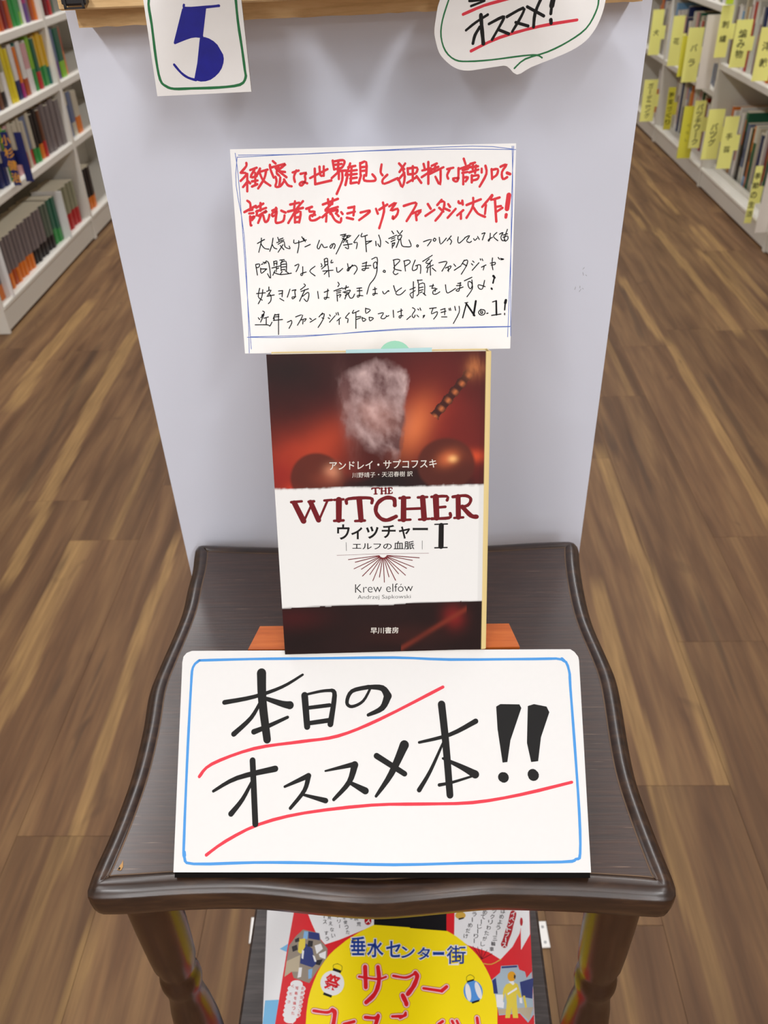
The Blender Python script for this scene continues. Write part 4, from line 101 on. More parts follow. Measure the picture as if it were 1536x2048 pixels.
MATS = {}
def mat(name, col, rough=.5, spec=.5, metal=0.0, noise=0.0, nscale=60, bump=0.0, coat=0.0):
    if name in MATS: return MATS[name]
    m = bpy.data.materials.new(name); m.use_nodes = True; nt = m.node_tree; b = nt.nodes['Principled BSDF']
    b.inputs['Base Color'].default_value = col; b.inputs['Roughness'].default_value = rough
    b.inputs['Specular IOR Level'].default_value = spec; b.inputs['Metallic'].default_value = metal
    b.inputs['Coat Weight'].default_value = coat
    if noise or bump:
        tc = nt.nodes.new('ShaderNodeTexCoord'); n = nt.nodes.new('ShaderNodeTexNoise')
        n.inputs['Scale'].default_value = nscale; n.inputs['Detail'].default_value = 4
        nt.links.new(tc.outputs['Object'], n.inputs['Vector'])
        if noise:
            mx = nt.nodes.new('ShaderNodeMix'); mx.data_type = 'RGBA'
            mx.inputs[6].default_value = tuple(c * (1 - noise) for c in col[:3]) + (1,)
            mx.inputs[7].default_value = tuple(min(1, c * (1 + noise)) for c in col[:3]) + (1,)
            nt.links.new(n.outputs['Fac'], mx.inputs[0]); nt.links.new(mx.outputs[2], b.inputs['Base Color'])
        if bump:
            bp = nt.nodes.new('ShaderNodeBump'); bp.inputs['Strength'].default_value = bump; bp.inputs['Distance'].default_value = .001
            nt.links.new(n.outputs['Fac'], bp.inputs['Height']); nt.links.new(bp.outputs['Normal'], b.inputs['Normal'])
    MATS[name] = m; return m

def attr_mat(name, attr, rough=.5, spec=.5, coat=0.0):
    m = bpy.data.materials.new(name); m.use_nodes = True; nt = m.node_tree; b = nt.nodes['Principled BSDF']
    a = nt.nodes.new('ShaderNodeAttribute'); a.attribute_name = attr
    nt.links.new(a.outputs['Color'], b.inputs['Base Color'])
    b.inputs['Roughness'].default_value = rough; b.inputs['Specular IOR Level'].default_value = spec
    b.inputs['Coat Weight'].default_value = coat; b.inputs['Coat Roughness'].default_value = .12
    MATS[name] = m; return m

def grain_mat(name, c_dark, c_mid, c_light, rough, stretch, scale=1.0, bump=.15, rvar=.15, wear=None, coat=0.0):
    """wood: noise stretched along the grain; stretch = per-axis scale"""
    m = bpy.data.materials.new(name); m.use_nodes = True; nt = m.node_tree; b = nt.nodes['Principled BSDF']; N = nt.nodes; Lk = nt.links
    tc = N.new('ShaderNodeTexCoord'); mp = N.new('ShaderNodeMapping'); mp.inputs['Scale'].default_value = stretch
    Lk.new(tc.outputs['Object'], mp.inputs['Vector'])
    n1 = N.new('ShaderNodeTexNoise'); n1.inputs['Scale'].default_value = scale; n1.inputs['Detail'].default_value = 6; n1.inputs['Roughness'].default_value = .65
    Lk.new(mp.outputs['Vector'], n1.inputs['Vector'])
    cr = N.new('ShaderNodeValToRGB'); cr.color_ramp.elements[0].position = .3; cr.color_ramp.elements[0].color = c_dark
    cr.color_ramp.elements[1].position = .72; cr.color_ramp.elements[1].color = c_light
    e = cr.color_ramp.elements.new(.5); e.color = c_mid
    Lk.new(n1.outputs['Fac'], cr.inputs['Fac'])
    out = cr.outputs['Color']
    if wear:
        n3 = N.new('ShaderNodeTexNoise'); n3.inputs['Scale'].default_value = scale * 1.7; n3.inputs['Detail'].default_value = 2; n3.noise_dimensions = '3D'
        mp3 = N.new('ShaderNodeMapping'); mp3.inputs['Scale'].default_value = (stretch[0] * .9, stretch[1] * .9, stretch[2]); mp3.inputs['Location'].default_value = (3, 5, 9)
        Lk.new(tc.outputs['Object'], mp3.inputs['Vector']); Lk.new(mp3.outputs['Vector'], n3.inputs['Vector'])
        r3 = N.new('ShaderNodeValToRGB'); r3.color_ramp.elements[0].position = .70; r3.color_ramp.elements[1].position = .76
        Lk.new(n3.outputs['Fac'], r3.inputs['Fac'])
        mx = N.new('ShaderNodeMix'); mx.data_type = 'RGBA'; Lk.new(r3.outputs['Color'], mx.inputs[0])
        Lk.new(out, mx.inputs[6]); mx.inputs[7].default_value = wear; out = mx.outputs[2]
    Lk.new(out, b.inputs['Base Color'])
    mr = N.new('ShaderNodeMapRange'); mr.inputs['To Min'].default_value = rough - rvar; mr.inputs['To Max'].default_value = rough + rvar
    Lk.new(n1.outputs['Fac'], mr.inputs['Value']); Lk.new(mr.outputs['Result'], b.inputs['Roughness'])
    bp = N.new('ShaderNodeBump'); bp.inputs['Strength'].default_value = bump; bp.inputs['Distance'].default_value = .0006
    Lk.new(n1.outputs['Fac'], bp.inputs['Height']); Lk.new(bp.outputs['Normal'], b.inputs['Normal'])
    b.inputs['Coat Weight'].default_value = coat; b.inputs['Coat Roughness'].default_value = .2
    MATS[name] = m; return m

def props(o, label=None, cat=None, group=None, kind=None):
    if label: o['label'] = label
    if cat: o['category'] = cat
    if group: o['group'] = group
    if kind: o['kind'] = kind
    return o

def thing(name, loc, label, cat, group=None):
    o = bpy.data.objects.new(name, None); o.location = loc; o.empty_display_size = .05; COL.objects.link(o)
    return props(o, label, cat, group)

def obj(name, verts, faces, mats, parent=None, origin=None, fm=None, smooth=False):
    """verts in world space; child meshes are stored relative to their parent chain's base"""
    base = Vector((0, 0, 0))
    if parent is not None:
        base = Vector(parent.get('_base', tuple(parent.location)))
    elif origin is not None:
        base = Vector(origin)
    me = bpy.data.meshes.new(name)
    me.from_pydata([tuple(Vector(v) - base) for v in verts], [], faces)
    for m in (mats if isinstance(mats, (list, tuple)) else [mats]): me.materials.append(m)
    if fm is not None: me.polygons.foreach_set('material_index', fm)
    if smooth: me.polygons.foreach_set('use_smooth', [True] * len(me.polygons))
    me.update()
    o = bpy.data.objects.new(name, me); COL.objects.link(o)
    if parent is not None:
        o.parent = parent; o['_base'] = tuple(base)
    elif origin is not None: o.location = base
    return o

def box_vf(x0, x1, y0, y1, z0, z1, b=0.0, rot=None):
    """bevelled box (top and bottom edges chamfered by b)"""
    if b <= 0:
        v = [(x, y, z) for z in (z0, z1) for x, y in ((x0, y0), (x1, y0), (x1, y1), (x0, y1))]
        f = [(3, 2, 1, 0), (4, 5, 6, 7)] + [(i, (i + 1) % 4, 4 + (i + 1) % 4, 4 + i) for i in range(4)]
    else:
        v = []
        for z, s in ((z0, b), (z0 + b, 0), (z1 - b, 0), (z1, b)):
            v += [(x0 + s + (b if not s else 0) * 0, y0 + s, z), (x1 - s, y0 + s, z), (x1 - s, y1 - s, z), (x0 + s, y1 - s, z)]
        f = [(3, 2, 1, 0), (12, 13, 14, 15)]
        for r in range(3):
            f += [(4 * r + i, 4 * r + (i + 1) % 4, 4 * r + 4 + (i + 1) % 4, 4 * r + 4 + i) for i in range(4)]
    if rot: v = [rot(*p) for p in v]
    return v, f

def box(name, x0, x1, y0, y1, z0, z1, m, parent=None, b=.0015, rot=None, origin=None):
    v, f = box_vf(x0, x1, y0, y1, z0, z1, b, rot); return obj(name, v, f, m, parent, origin)

def join(parts):
    V, Fc = [], []
    for v, f in parts:
        k = len(V); V += list(v); Fc += [tuple(i + k for i in q) for q in f]
    return V, Fc

def frame_pt(fr, x, y, n=0.0):     # local millimetres on a card -> world
    o, X, Y, N = fr
    return tuple(o[i] + (X[i] * x + Y[i] * y + N[i] * n) * .001 for i in range(3))

def slab(name, fr, outline, t, m, parent, n0=0.0, mside=None, smooth=False):
    """flat sheet with thickness t mm behind its face"""
    pts = [(outline[i], outline[i + 1]) for i in range(0, len(outline), 2)] if not isinstance(outline[0], (tuple, list)) else outline
    if smooth: pts = [q for i in range(len(pts)) for q in spline([pts[i - 1], pts[i], pts[(i + 1) % len(pts)], pts[(i + 2) % len(pts)]], 3)[3:6]]
    a = sum(pts[i][0] * pts[(i + 1) % len(pts)][1] - pts[(i + 1) % len(pts)][0] * pts[i][1] for i in range(len(pts)))
    if a < 0: pts = pts[::-1]
    n = len(pts); V = [frame_pt(fr, x, y, n0) for x, y in pts] + [frame_pt(fr, x, y, n0 - t) for x, y in pts]
    Fc = [tuple(range(n)), tuple(range(2 * n - 1, n - 1, -1))] + [(i + n, (i + 1) % n + n, (i + 1) % n, i) for i in range(n)]
    return obj(name, V, Fc, [m, mside or m], parent, fm=[0, 0] + [1] * n)

# flat print: pen strokes, filled shapes and type lying on a sheet
FONT_CACHE = {}
def glyph(txt, bold):
    key = (txt, bold)
    if key in FONT_CACHE: return FONT_CACHE[key]
    cu = bpy.data.curves.new('type', 'FONT'); cu.body = txt; cu.size = 1.0; cu.offset = bold; cu.resolution_u = 3; cu.fill_mode = 'FRONT'
    o = bpy.data.objects.new('type', cu); COL.objects.link(o)
    me = bpy.data.meshes.new_from_object(o.evaluated_get(bpy.context.evaluated_depsgraph_get()))
    V = [(v.co.x, v.co.y) for v in me.vertices]; Fc = [tuple(p.vertices) for p in me.polygons]
    bpy.data.objects.remove(o); bpy.data.curves.remove(cu); bpy.data.meshes.remove(me)
    xs = [v[0] for v in V] or [0, 1]; ys = [v[1] for v in V] or [0, 1]
    g = max(0, bold) * 0
    x0, x1, y0, y1 = min(xs) + bold, max(xs) - bold, min(ys) + bold, max(ys) - bold   # box of the unthickened shape
    r = ([((x - x0) / max(1e-6, x1 - x0), (y - y0) / max(1e-6, y1 - y0)) for x, y in V], Fc)
    FONT_CACHE[key] = r; return r

def spline(p, step=3):
    if len(p) < 3: return p
    q = [p[0]] + p + [p[-1]]; out = []
    for i in range(1, len(q) - 2):
        a, b, c, d = q[i - 1], q[i], q[i + 1], q[i + 2]
        for k in range(step):
            t = k / step
            out.append(tuple(.5 * (2 * b[j] + (c[j] - a[j]) * t + (2 * a[j] - 5 * b[j] + 4 * c[j] - d[j]) * t * t + (3 * b[j] - a[j] - 3 * c[j] + d[j]) * t ** 3) for j in (0, 1)))
    out.append(p[-1]); return out

def ink_vf(items, fr, n0, rnd=random.Random(3)):
    V, Fc = [], []
    def put(pts, faces, h):
        k = len(V); V.extend(frame_pt(fr, x, y, h) for x, y in pts); Fc.extend(tuple(i + k for i in f) for f in faces)
    for idx, it in enumerate(items):
        h = n0 + (idx % 40) * .0004
        if it[0] == 's':
            _, wd, tp, c = it; r = wd / 2
            p = spline([(c[i], c[i + 1]) for i in range(0, len(c), 2)], 4 if r > .8 else 3)
            q = [p[0]]
            for a in p[1:]:
                if math.dist(a, q[-1]) > r * .15 + .01: q.append(a)
            p = q
            if len(p) < 2: p = [p[0], (p[0][0] + .02, p[0][1])]
            n = len(p); left, right = [], []
            for i in range(n):
                a, b = p[max(0, i - 1)], p[min(n - 1, i + 1)]; dx, dy = b[0] - a[0], b[1] - a[1]; l = math.hypot(dx, dy) or 1
                f = r * (tp[0] + (tp[1] - tp[0]) * i / (n - 1)) if isinstance(tp, list) else r * (1 + .07 * math.sin(i * 1.7 + idx * 2.1) * (tp == 1))
                left.append((p[i][0] - dy / l * f, p[i][1] + dx / l * f)); right.append((p[i][0] + dy / l * f, p[i][1] - dx / l * f))
            put(left + right, [(n + i, n + i + 1, i + 1, i) for i in range(n - 1)], h)
            K = 7 if r > .25 else 5
            for e, (pt, rim, other) in enumerate(((p[0], left[0], right[0]), (p[-1], right[-1], left[-1]))):
                rr = math.dist(pt, rim); a0 = math.atan2(rim[1] - pt[1], rim[0] - pt[0])
                put([(pt[0] + rr * math.cos(a0 + math.pi * k / K), pt[1] + rr * math.sin(a0 + math.pi * k / K)) for k in range(K + 1)], [tuple(range(K + 1))], h)
        elif it[0] in 'pc':
            c = it[1]; pts = [(c[i], c[i + 1]) for i in range(0, len(c), 2)]
            tri = tessellate_polygon([[Vector((x, y, 0)) for x, y in pts]])
            fs = []
            for t in tri:
                a = [pts[i] for i in t]; s = (a[1][0] - a[0][0]) * (a[2][1] - a[0][1]) - (a[2][0] - a[0][0]) * (a[1][1] - a[0][1])
                fs.append(tuple(t) if s > 0 else tuple(t[::-1]))
            put(pts, fs, h)
        else:
            _, ch, bold, c = it; g, fs = glyph(ch, bold); TL, TR, BR, BL = [(c[i], c[i + 1]) for i in range(0, 8, 2)]
            pts = []
            for u, v in g:
                pts.append(tuple((BL[j] * (1 - u) + BR[j] * u) * (1 - v) + (TL[j] * (1 - u) + TR[j] * u) * v for j in (0, 1)))
            put(pts, fs, h)
    return V, Fc

def ink(name, layers, fr, parent, n0=.03, dn=.03, label=None):
    """layers: [(ink group, material)...] printed one over the other into one flat part"""
    V, Fc, fm, ms = [], [], [], []
    for k, (key, m) in enumerate(layers):
        v, f = ink_vf(INK[key] if isinstance(key, str) else key, fr, n0 + dn * k)
        b = len(V); V += v; Fc += [tuple(i + b for i in q) for q in f]
        if m not in ms: ms.append(m)
        fm += [ms.index(m)] * len(f)
    o = obj(name, V, Fc, ms, parent, fm=fm)
    if label: o['label'] = label
    return o

def lathe(name, prof, cx, cy, m, parent, seg=28, splay=(0, 0), ztop=0.0):
    V, Fc = [], []
    for z, r in prof:
        ox, oy = splay[0] * (ztop - z), splay[1] * (ztop - z)
        V += [(cx + ox + r * math.cos(2 * math.pi * k / seg), cy + oy + r * math.sin(2 * math.pi * k / seg), z) for k in range(seg)]
    for i in range(len(prof) - 1):
        for k in range(seg):
            a, b = i * seg + k, i * seg + (k + 1) % seg
            Fc.append((a + seg, b + seg, b, a) if prof[i + 1][0] > prof[i][0] else (a, b, b + seg, a + seg))
    n = (len(prof) - 1) * seg
    Fc += [tuple(range(seg)), tuple(range(n + seg - 1, n - 1, -1))]
    return obj(name, V, Fc, m, parent, smooth=True)

def vnoise(x, y, f, seed):
    r = np.random.RandomState(seed); G = r.rand(64, 64)
    X, Y = x * f, y * f; i, j = np.floor(X).astype(int), np.floor(Y).astype(int); a, b = X - i, Y - j
    a, b = a * a * (3 - 2 * a), b * b * (3 - 2 * b); i %= 64; j %= 64; i1, j1 = (i + 1) % 64, (j + 1) % 64
    return G[i, j] * (1 - a) * (1 - b) + G[i1, j] * a * (1 - b) + G[i, j1] * (1 - a) * b + G[i1, j1] * a * b
def fbm(x, y, f, seed, o=4):
    return sum(vnoise(x, y, f * 2 ** k, seed + k) * .5 ** (k + 1) for k in range(o)) / (1 - .5 ** o)

# ---------- materials ----------
sign_card = mat('bright_sign_card', srgb(231, 231, 230), .85, .15, noise=.012, nscale=300)
paper = mat('white_card', srgb(250, 250, 249), .85, .15, noise=.012, nscale=300)
black_ink = mat('black_marker', srgb(40, 40, 40), .8, .12)
pen_black = mat('black_pen', srgb(26, 26, 28), .8, .12)
red_ink = mat('red_marker', srgb(228, 70, 84), .8, .12)
red_note = mat('red_felt_pen', srgb(224, 66, 74), .8, .12)
blue_line = mat('light_blue_marker', srgb(70, 150, 222), .5, .3)
pen_blue = mat('blue_pen', srgb(78, 108, 190), .5, .3)
deep_blue = mat('deep_blue_marker', srgb(22, 26, 150), .45, .4, noise=.25, nscale=250)
green_ink = mat('green_marker', srgb(44, 122, 74), .5, .3)
case_white = mat('cream_white_laminate', srgb(222, 218, 208), .4, .4)
wood_seat = grain_mat('dark_stained_wood', srgb(44, 26, 18), srgb(60, 38, 29), srgb(80, 54, 41), .42, (22, 620, 60), 1.0, .45, .10, wear=srgb(128, 104, 86), coat=.45)
wood_rim = grain_mat('dark_wood_rim', srgb(34, 21, 14), srgb(50, 32, 22), srgb(76, 52, 34), .37, (30, 160, 160), 1.0, .2, .08, coat=.3)
wood_leg = grain_mat('dark_wood_leg', srgb(40, 23, 14), srgb(52, 31, 19), srgb(66, 41, 26), .32, (60, 60, 10), 1.0, .0, .06, coat=.15)
pale_wood = grain_mat('pale_sawn_wood', srgb(196, 158, 106), srgb(224, 188, 134), srgb(236, 204, 154), .6, (20, 200, 260), 1.0, .4, .08)
orange_wood = grain_mat('orange_varnished_wood', srgb(176, 84, 28), srgb(198, 100, 38), srgb(212, 118, 52), .4, (20, 200, 200), 1.0, .1, .05)

# ---------- room shell ----------
RX0, RX1, RY0, RY1, RZ = -4.2, 4.2, -6.2, 8.2, 2.7
wall_m = mat('wall_paint', srgb(225, 222, 214), .7, .3, noise=.02, nscale=8)
ceil_m = mat('ceiling_panel', srgb(232, 231, 227), .8, .2, noise=.02, nscale=20)
def floor_mat():
    m = bpy.data.materials.new('brown_wood_plank'); m.use_nodes = True; nt = m.node_tree; N = nt.nodes; Lk = nt.links; b = N['Principled BSDF']
    geo = N.new('ShaderNodeNewGeometry'); oi = N.new('ShaderNodeObjectInfo')
    off = N.new('ShaderNodeVectorMath'); off.operation = 'MULTIPLY_ADD'; off.inputs[1].default_value = (7, 13, 3)
    cb = N.new('ShaderNodeCombineXYZ'); [Lk.new(oi.outputs['Random'], cb.inputs[i]) for i in range(3)]
    Lk.new(cb.outputs[0], off.inputs[0]); Lk.new(geo.outputs['Position'], off.inputs[2])
    def noise(sc_, detail, stretch, dist=0.0):
        mp = N.new('ShaderNodeMapping'); mp.inputs['Scale'].default_value = stretch; Lk.new(off.outputs[0], mp.inputs['Vector'])
        n = N.new('ShaderNodeTexNoise'); n.inputs['Scale'].default_value = sc_; n.inputs['Detail'].default_value = detail; n.inputs['Distortion'].default_value = dist
        Lk.new(mp.outputs[0], n.inputs['Vector']); return n.outputs['Fac']
    a = noise(1, 5, (26, 2.2, 1), .5); f = noise(1, 3, (150, 8, 1)); k = noise(1, 2, (9, 5, 1), 1.5)
    r = N.new('ShaderNodeValToRGB'); els = r.color_ramp.elements
    els[0].position = .28; els[0].color = srgb(86, 60, 39); els[1].position = .75; els[1].color = srgb(140, 108, 72)
    for p_, c_ in ((.42, srgb(104, 75, 51)), (.55, srgb(120, 89, 60))): e = els.new(p_); e.color = c_
    Lk.new(a, r.inputs['Fac'])
    def mixc(fac, A, B, mode='MIX'):
        mx = N.new('ShaderNodeMix'); mx.data_type = 'RGBA'; mx.blend_type = mode
        if isinstance(fac, float): mx.inputs[0].default_value = fac
        else: Lk.new(fac, mx.inputs[0])
        for i, s in ((6, A), (7, B)):
            if isinstance(s, tuple): mx.inputs[i].default_value = s
            else: Lk.new(s, mx.inputs[i])
        return mx.outputs[2]
    def rng(src, a0, a1, b0, b1):
        q = N.new('ShaderNodeMapRange'); q.inputs[1].default_value = a0; q.inputs[2].default_value = a1; q.inputs[3].default_value = b0; q.inputs[4].default_value = b1; Lk.new(src, q.inputs[0]); return q.outputs[0]
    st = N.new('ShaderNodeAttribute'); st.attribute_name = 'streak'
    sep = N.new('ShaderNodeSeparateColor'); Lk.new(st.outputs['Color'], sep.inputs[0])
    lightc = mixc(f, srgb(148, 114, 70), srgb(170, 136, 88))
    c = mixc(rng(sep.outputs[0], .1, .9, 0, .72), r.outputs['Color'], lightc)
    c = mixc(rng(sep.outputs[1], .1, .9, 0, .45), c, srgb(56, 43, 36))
    c = mixc(rng(f, .3, .7, .35, 0.0), c, srgb(72, 54, 41))
    c = mixc(rng(k, .68, .78, 0, .45), c, srgb(58, 42, 33))
    tone = N.new('ShaderNodeMapRange'); tone.inputs[3].default_value = .88; tone.inputs[4].default_value = 1.12; Lk.new(oi.outputs['Random'], tone.inputs[0])
    vm = N.new('ShaderNodeVectorMath'); vm.operation = 'SCALE'; Lk.new(c, vm.inputs[0]); Lk.new(tone.outputs[0], vm.inputs['Scale'])
    Lk.new(vm.outputs[0], b.inputs['Base Color']); b.inputs['Roughness'].default_value = .5; b.inputs['Specular IOR Level'].default_value = .22
    bp = N.new('ShaderNodeBump'); bp.inputs['Strength'].default_value = .12; bp.inputs['Distance'].default_value = .001; Lk.new(f, bp.inputs['Height']); Lk.new(bp.outputs[0], b.inputs['Normal'])
    return m
plank_m = floor_mat()
v, f = box_vf(RX0 - .1, RX1 + .1, RY0 - .1, RY1 + .1, -.08, -.003, 0)
floor = props(obj('floor', v, f, mat('floor_base', srgb(112, 82, 58), .5)), kind='structure')
PW, PL = .152, .914
SEAM = {-.747: 1.41, -1.051: 2.36, -.899: 1.56, -.595: .7025, .469: 1.087, .317: .785, .621: 2.303, -1.203: 2.30, .773: 1.5, .925: 2.398, 1.077: 3.09}
PR_ = random.Random(11)
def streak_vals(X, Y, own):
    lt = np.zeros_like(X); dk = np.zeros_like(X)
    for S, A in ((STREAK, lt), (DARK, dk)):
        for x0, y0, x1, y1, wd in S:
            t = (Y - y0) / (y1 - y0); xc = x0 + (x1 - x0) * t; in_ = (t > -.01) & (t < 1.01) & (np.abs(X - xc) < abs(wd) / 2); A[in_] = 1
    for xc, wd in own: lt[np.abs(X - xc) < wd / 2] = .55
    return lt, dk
for c in range(-6, 15):
    x0 = round(-.595 + PW * c, 3)
    if x0 < -1.52 or x0 > 1.5: continue
    s0 = SEAM.get(x0, PR_.uniform(0, PL)); k0 = math.floor((-.75 - s0) / PL); y = s0 + k0 * PL
    while y < 5.9:
        nx, ny = 26, 12; gx = np.linspace(x0 + .0003, x0 + PW - .0003, nx); gy = np.linspace(y + .0003, y + PL - .0003, ny)
        X, Y = np.meshgrid(gx, gy); seen = abs(x0) < 1.25 and .1 < y < 3.2
        own = [] if (seen and PR_.random() < .85) else [(x0 + PR_.uniform(.02, .13), PR_.uniform(.012, .03))]
        lt, dk = streak_vals(X, Y, own)
        ox, oy = x0 + PW / 2, y + PL / 2
        V = [(a, b, 0.0) for a, b in zip(X.ravel(), Y.ravel())]; F_ = [(j * nx + i, j * nx + i + 1, (j + 1) * nx + i + 1, (j + 1) * nx + i) for j in range(ny - 1) for i in range(nx - 1)]
        n = len(V); V += [(x0 + .0003, y + .0003, -.003), (x0 + PW - .0003, y + .0003, -.003), (x0 + PW - .0003, y + PL - .0003, -.003), (x0 + .0003, y + PL - .0003, -.003)]
        F_ += [tuple([n, n + 1] + list(range(nx - 1, -1, -1))), tuple([n + 2, n + 3] + list(range((ny - 1) * nx, ny * nx))),
               tuple([n + 3, n] + [j * nx for j in range(ny)]), tuple([n + 1, n + 2] + [j * nx + nx - 1 for j in range(ny - 1, -1, -1)])]
        o = obj('plank', V, F_, plank_m, floor)
        at = o.data.color_attributes.new('streak', 'FLOAT_COLOR', 'POINT')
        L_ = np.concatenate([lt.ravel(), np.zeros(4)]); D_ = np.concatenate([dk.ravel(), np.zeros(4)])
        at.data.foreach_set('color', np.stack([L_, D_, 0 * L_, 0 * L_ + 1], 1).ravel().astype(np.float32))
        y += PL
def wallbox(name, a, m=wall_m): return props(obj(name, *box_vf(*a, 0), m), kind='structure')
wallbox('wall_left', (RX0 - .1, RX0, RY0 - .1, RY1 + .1, -.003, RZ)); wallbox('wall_right', (RX1, RX1 + .1, RY0 - .1, RY1 + .1, -.003, RZ))
wallbox('wall_back', (RX0, RX1, RY1, RY1 + .1, -.003, RZ)); wallbox('wall_front', (RX0, RX1, RY0 - .1, RY0, -.003, RZ))
wallbox('ceiling', (RX0 - .1, RX1 + .1, RY0 - .1, RY1 + .1, RZ, RZ + .1), ceil_m)

# ceiling lamps
lamp_m = mat('lamp_housing', srgb(235, 235, 232), .4)
dif = bpy.data.materials.new('lamp_diffuser'); dif.use_nodes = True
dif.node_tree.nodes['Principled BSDF'].inputs['Emission Color'].default_value = (1, .97, .92, 1); dif.node_tree.nodes['Principled BSDF'].inputs['Emission Strength'].default_value = 3
for i, (lx, ly, pw) in enumerate(LAMPS):
    side = 'left' if lx < 0 else 'right'
    t = thing('ceiling_light', (lx, ly, LAMP_Z), 'long white fluorescent ceiling light in the %s row, %s counted from the front wall' % (side, ('first', 'second', 'third', 'fourth', 'fifth', 'sixth', 'seventh', 'eighth')[i % 8]), 'light', 'ceiling lights in two rows')
    box('housing', lx - .13, lx + .13, ly - .62, ly + .62, LAMP_Z, RZ, lamp_m, t, .004)
    box('diffuser', lx - .115, lx + .115, ly - .6, ly + .6, LAMP_Z - .012, LAMP_Z, dif, t, .002)
    ld = bpy.data.lights.new('lamp', 'AREA'); ld.shape = 'RECTANGLE'; ld.size = .22; ld.size_y = 1.2; ld.energy = pw; ld.color = (.985, .985, 1.0)
    lo = bpy.data.objects.new('lamp', ld); COL.objects.link(lo); lo.parent = t; lo.location = (0, 0, -.02)

# ---------- bookcases ----------
def bookcase(side, y0, y1, levels, label, group, lip_z=.095, depth=.30, top=1.22, riser=False):
    s = -1 if side == 'L' else 1; xf = s * 1.295 if side == 'L' else 1.29; xb = xf + s * depth
    t = thing('bookcase', ((xf + xb) / 2, (y0 + y1) / 2, 0), label, 'bookcase', group); m = case_white
    def bb(nm, a, b, c, d, e, g, bev=.002): return box(nm, min(a, b), max(a, b), c, d, e, g, m, t, bev)
    bb('side_panel', xf, xb, y0, y0 + .0105, 0, top); bb('side_panel', xf, xb, y1 - .0105, y1, 0, top)
    bb('back_panel', xb - s * .006, xb, y0 + .0105, y1 - .0105, .02, top - .01, 0)
    bb('base_shelf', xf + s * .012, xb - s * .006, y0 + .0105, y1 - .0105, lip_z - .022, lip_z - .006)
    bb('front_lip', xf - s * .004, xf + s * .012, y0 + .0105, y1 - .0105, lip_z - .02, lip_z, .005)
    bb('plinth', xf + s * .006, xf + s * .02, y0 + .0105, y1 - .0105, .006, lip_z - .02, .001)
    for z in levels: bb('shelf', xf + s * .001, xb - s * .006, y0 + .0105, y1 - .0105, z - .027, z, .003)
    if riser: bb('riser', xf + s * .05, xf + s * .064, y0 + .0105, y1 - .0105, lip_z - .006, lip_z + .012, .002)
    bb('top_panel', xf - s * .003, xb, y0, y1, top, top + .02, .003)
    return t
bookcase('L', 2.497, 3.436, [.376, .582, .787, 1.0], 'cream bookcase left of the grey board, the nearer unit with its end panel showing', 'cream bookcases along the left aisle')
bookcase('L', 3.436, 4.375, [.376, .582, .787, 1.0], 'cream bookcase left of the grey board, the farther unit cut off by the board', 'cream bookcases along the left aisle')
RL = 'cream bookcases along the right aisle'
bookcase('R', 2.215, 3.068, [.497, .86], 'cream bookcase at the right edge of the frame, nearest unit behind the tall blank sheet', RL, .086)
bookcase('R', 3.068, 3.922, [.497, .86], 'cream bookcase on the right with the embroidery and knitting index cards', RL, .086, riser=True)
bookcase('R', 3.922, 4.774, [.388, .692, .98], 'cream bookcase on the right with the flower and rose index cards', RL, .086)
bookcase('R', 4.774, 5.62, [.388, .692, .98], 'farthest cream bookcase on the right, beside the board edge', RL, .086)

# ---------- books ----------
PAL = dict(cream=(196, 188, 168), pale=(206, 206, 196), white=(222, 218, 214), grey=(118, 108, 108), orange=(214, 116, 38), rust=(172, 74, 34), red=(178, 40, 42), maroon=(116, 34, 40), green=(48, 140, 66),
           lime=(128, 182, 44), magenta=(160, 48, 110), purple=(98, 62, 128), slate=(104, 116, 146), brown=(104, 64, 44), darkgreen=(26, 92, 68), teal=(30, 104, 96), navy=(30, 40, 92), black=(34, 30, 32),
           sage=(142, 142, 116), yellow=(216, 196, 44), gold=(214, 172, 40), olive=(128, 132, 60), pink=(206, 158, 160), purplegrey=(98, 80, 100), greygreen=(92, 104, 90), skyblue=(120, 164, 204), tan=(176, 130, 84))
WORD = dict(cream='cream', pale='pale grey', white='white', grey='grey', orange='orange', rust='rust', red='red', maroon='maroon', green='green', lime='lime green', magenta='magenta', purple='purple', slate='slate blue', brown='brown',
            darkgreen='dark green', teal='teal', navy='navy', black='black', sage='sage green', yellow='yellow', gold='golden yellow', olive='olive', pink='pink', purplegrey='purple grey', greygreen='grey green', skyblue='sky blue', tan='tan')
page_m = mat('book_pages', srgb(226, 216, 192), .8, .2)
def cm(c): return mat('book_' + c, srgb(*PAL[c]), .38, .5, noise=.06, nscale=40)
def ordinal(n): return '%d%s' % (n, 'th' if 10 <= n % 100 <= 20 else {1: 'st', 2: 'nd', 3: 'rd'}.get(n % 10, 'th'))
BOOK_MESH = {}
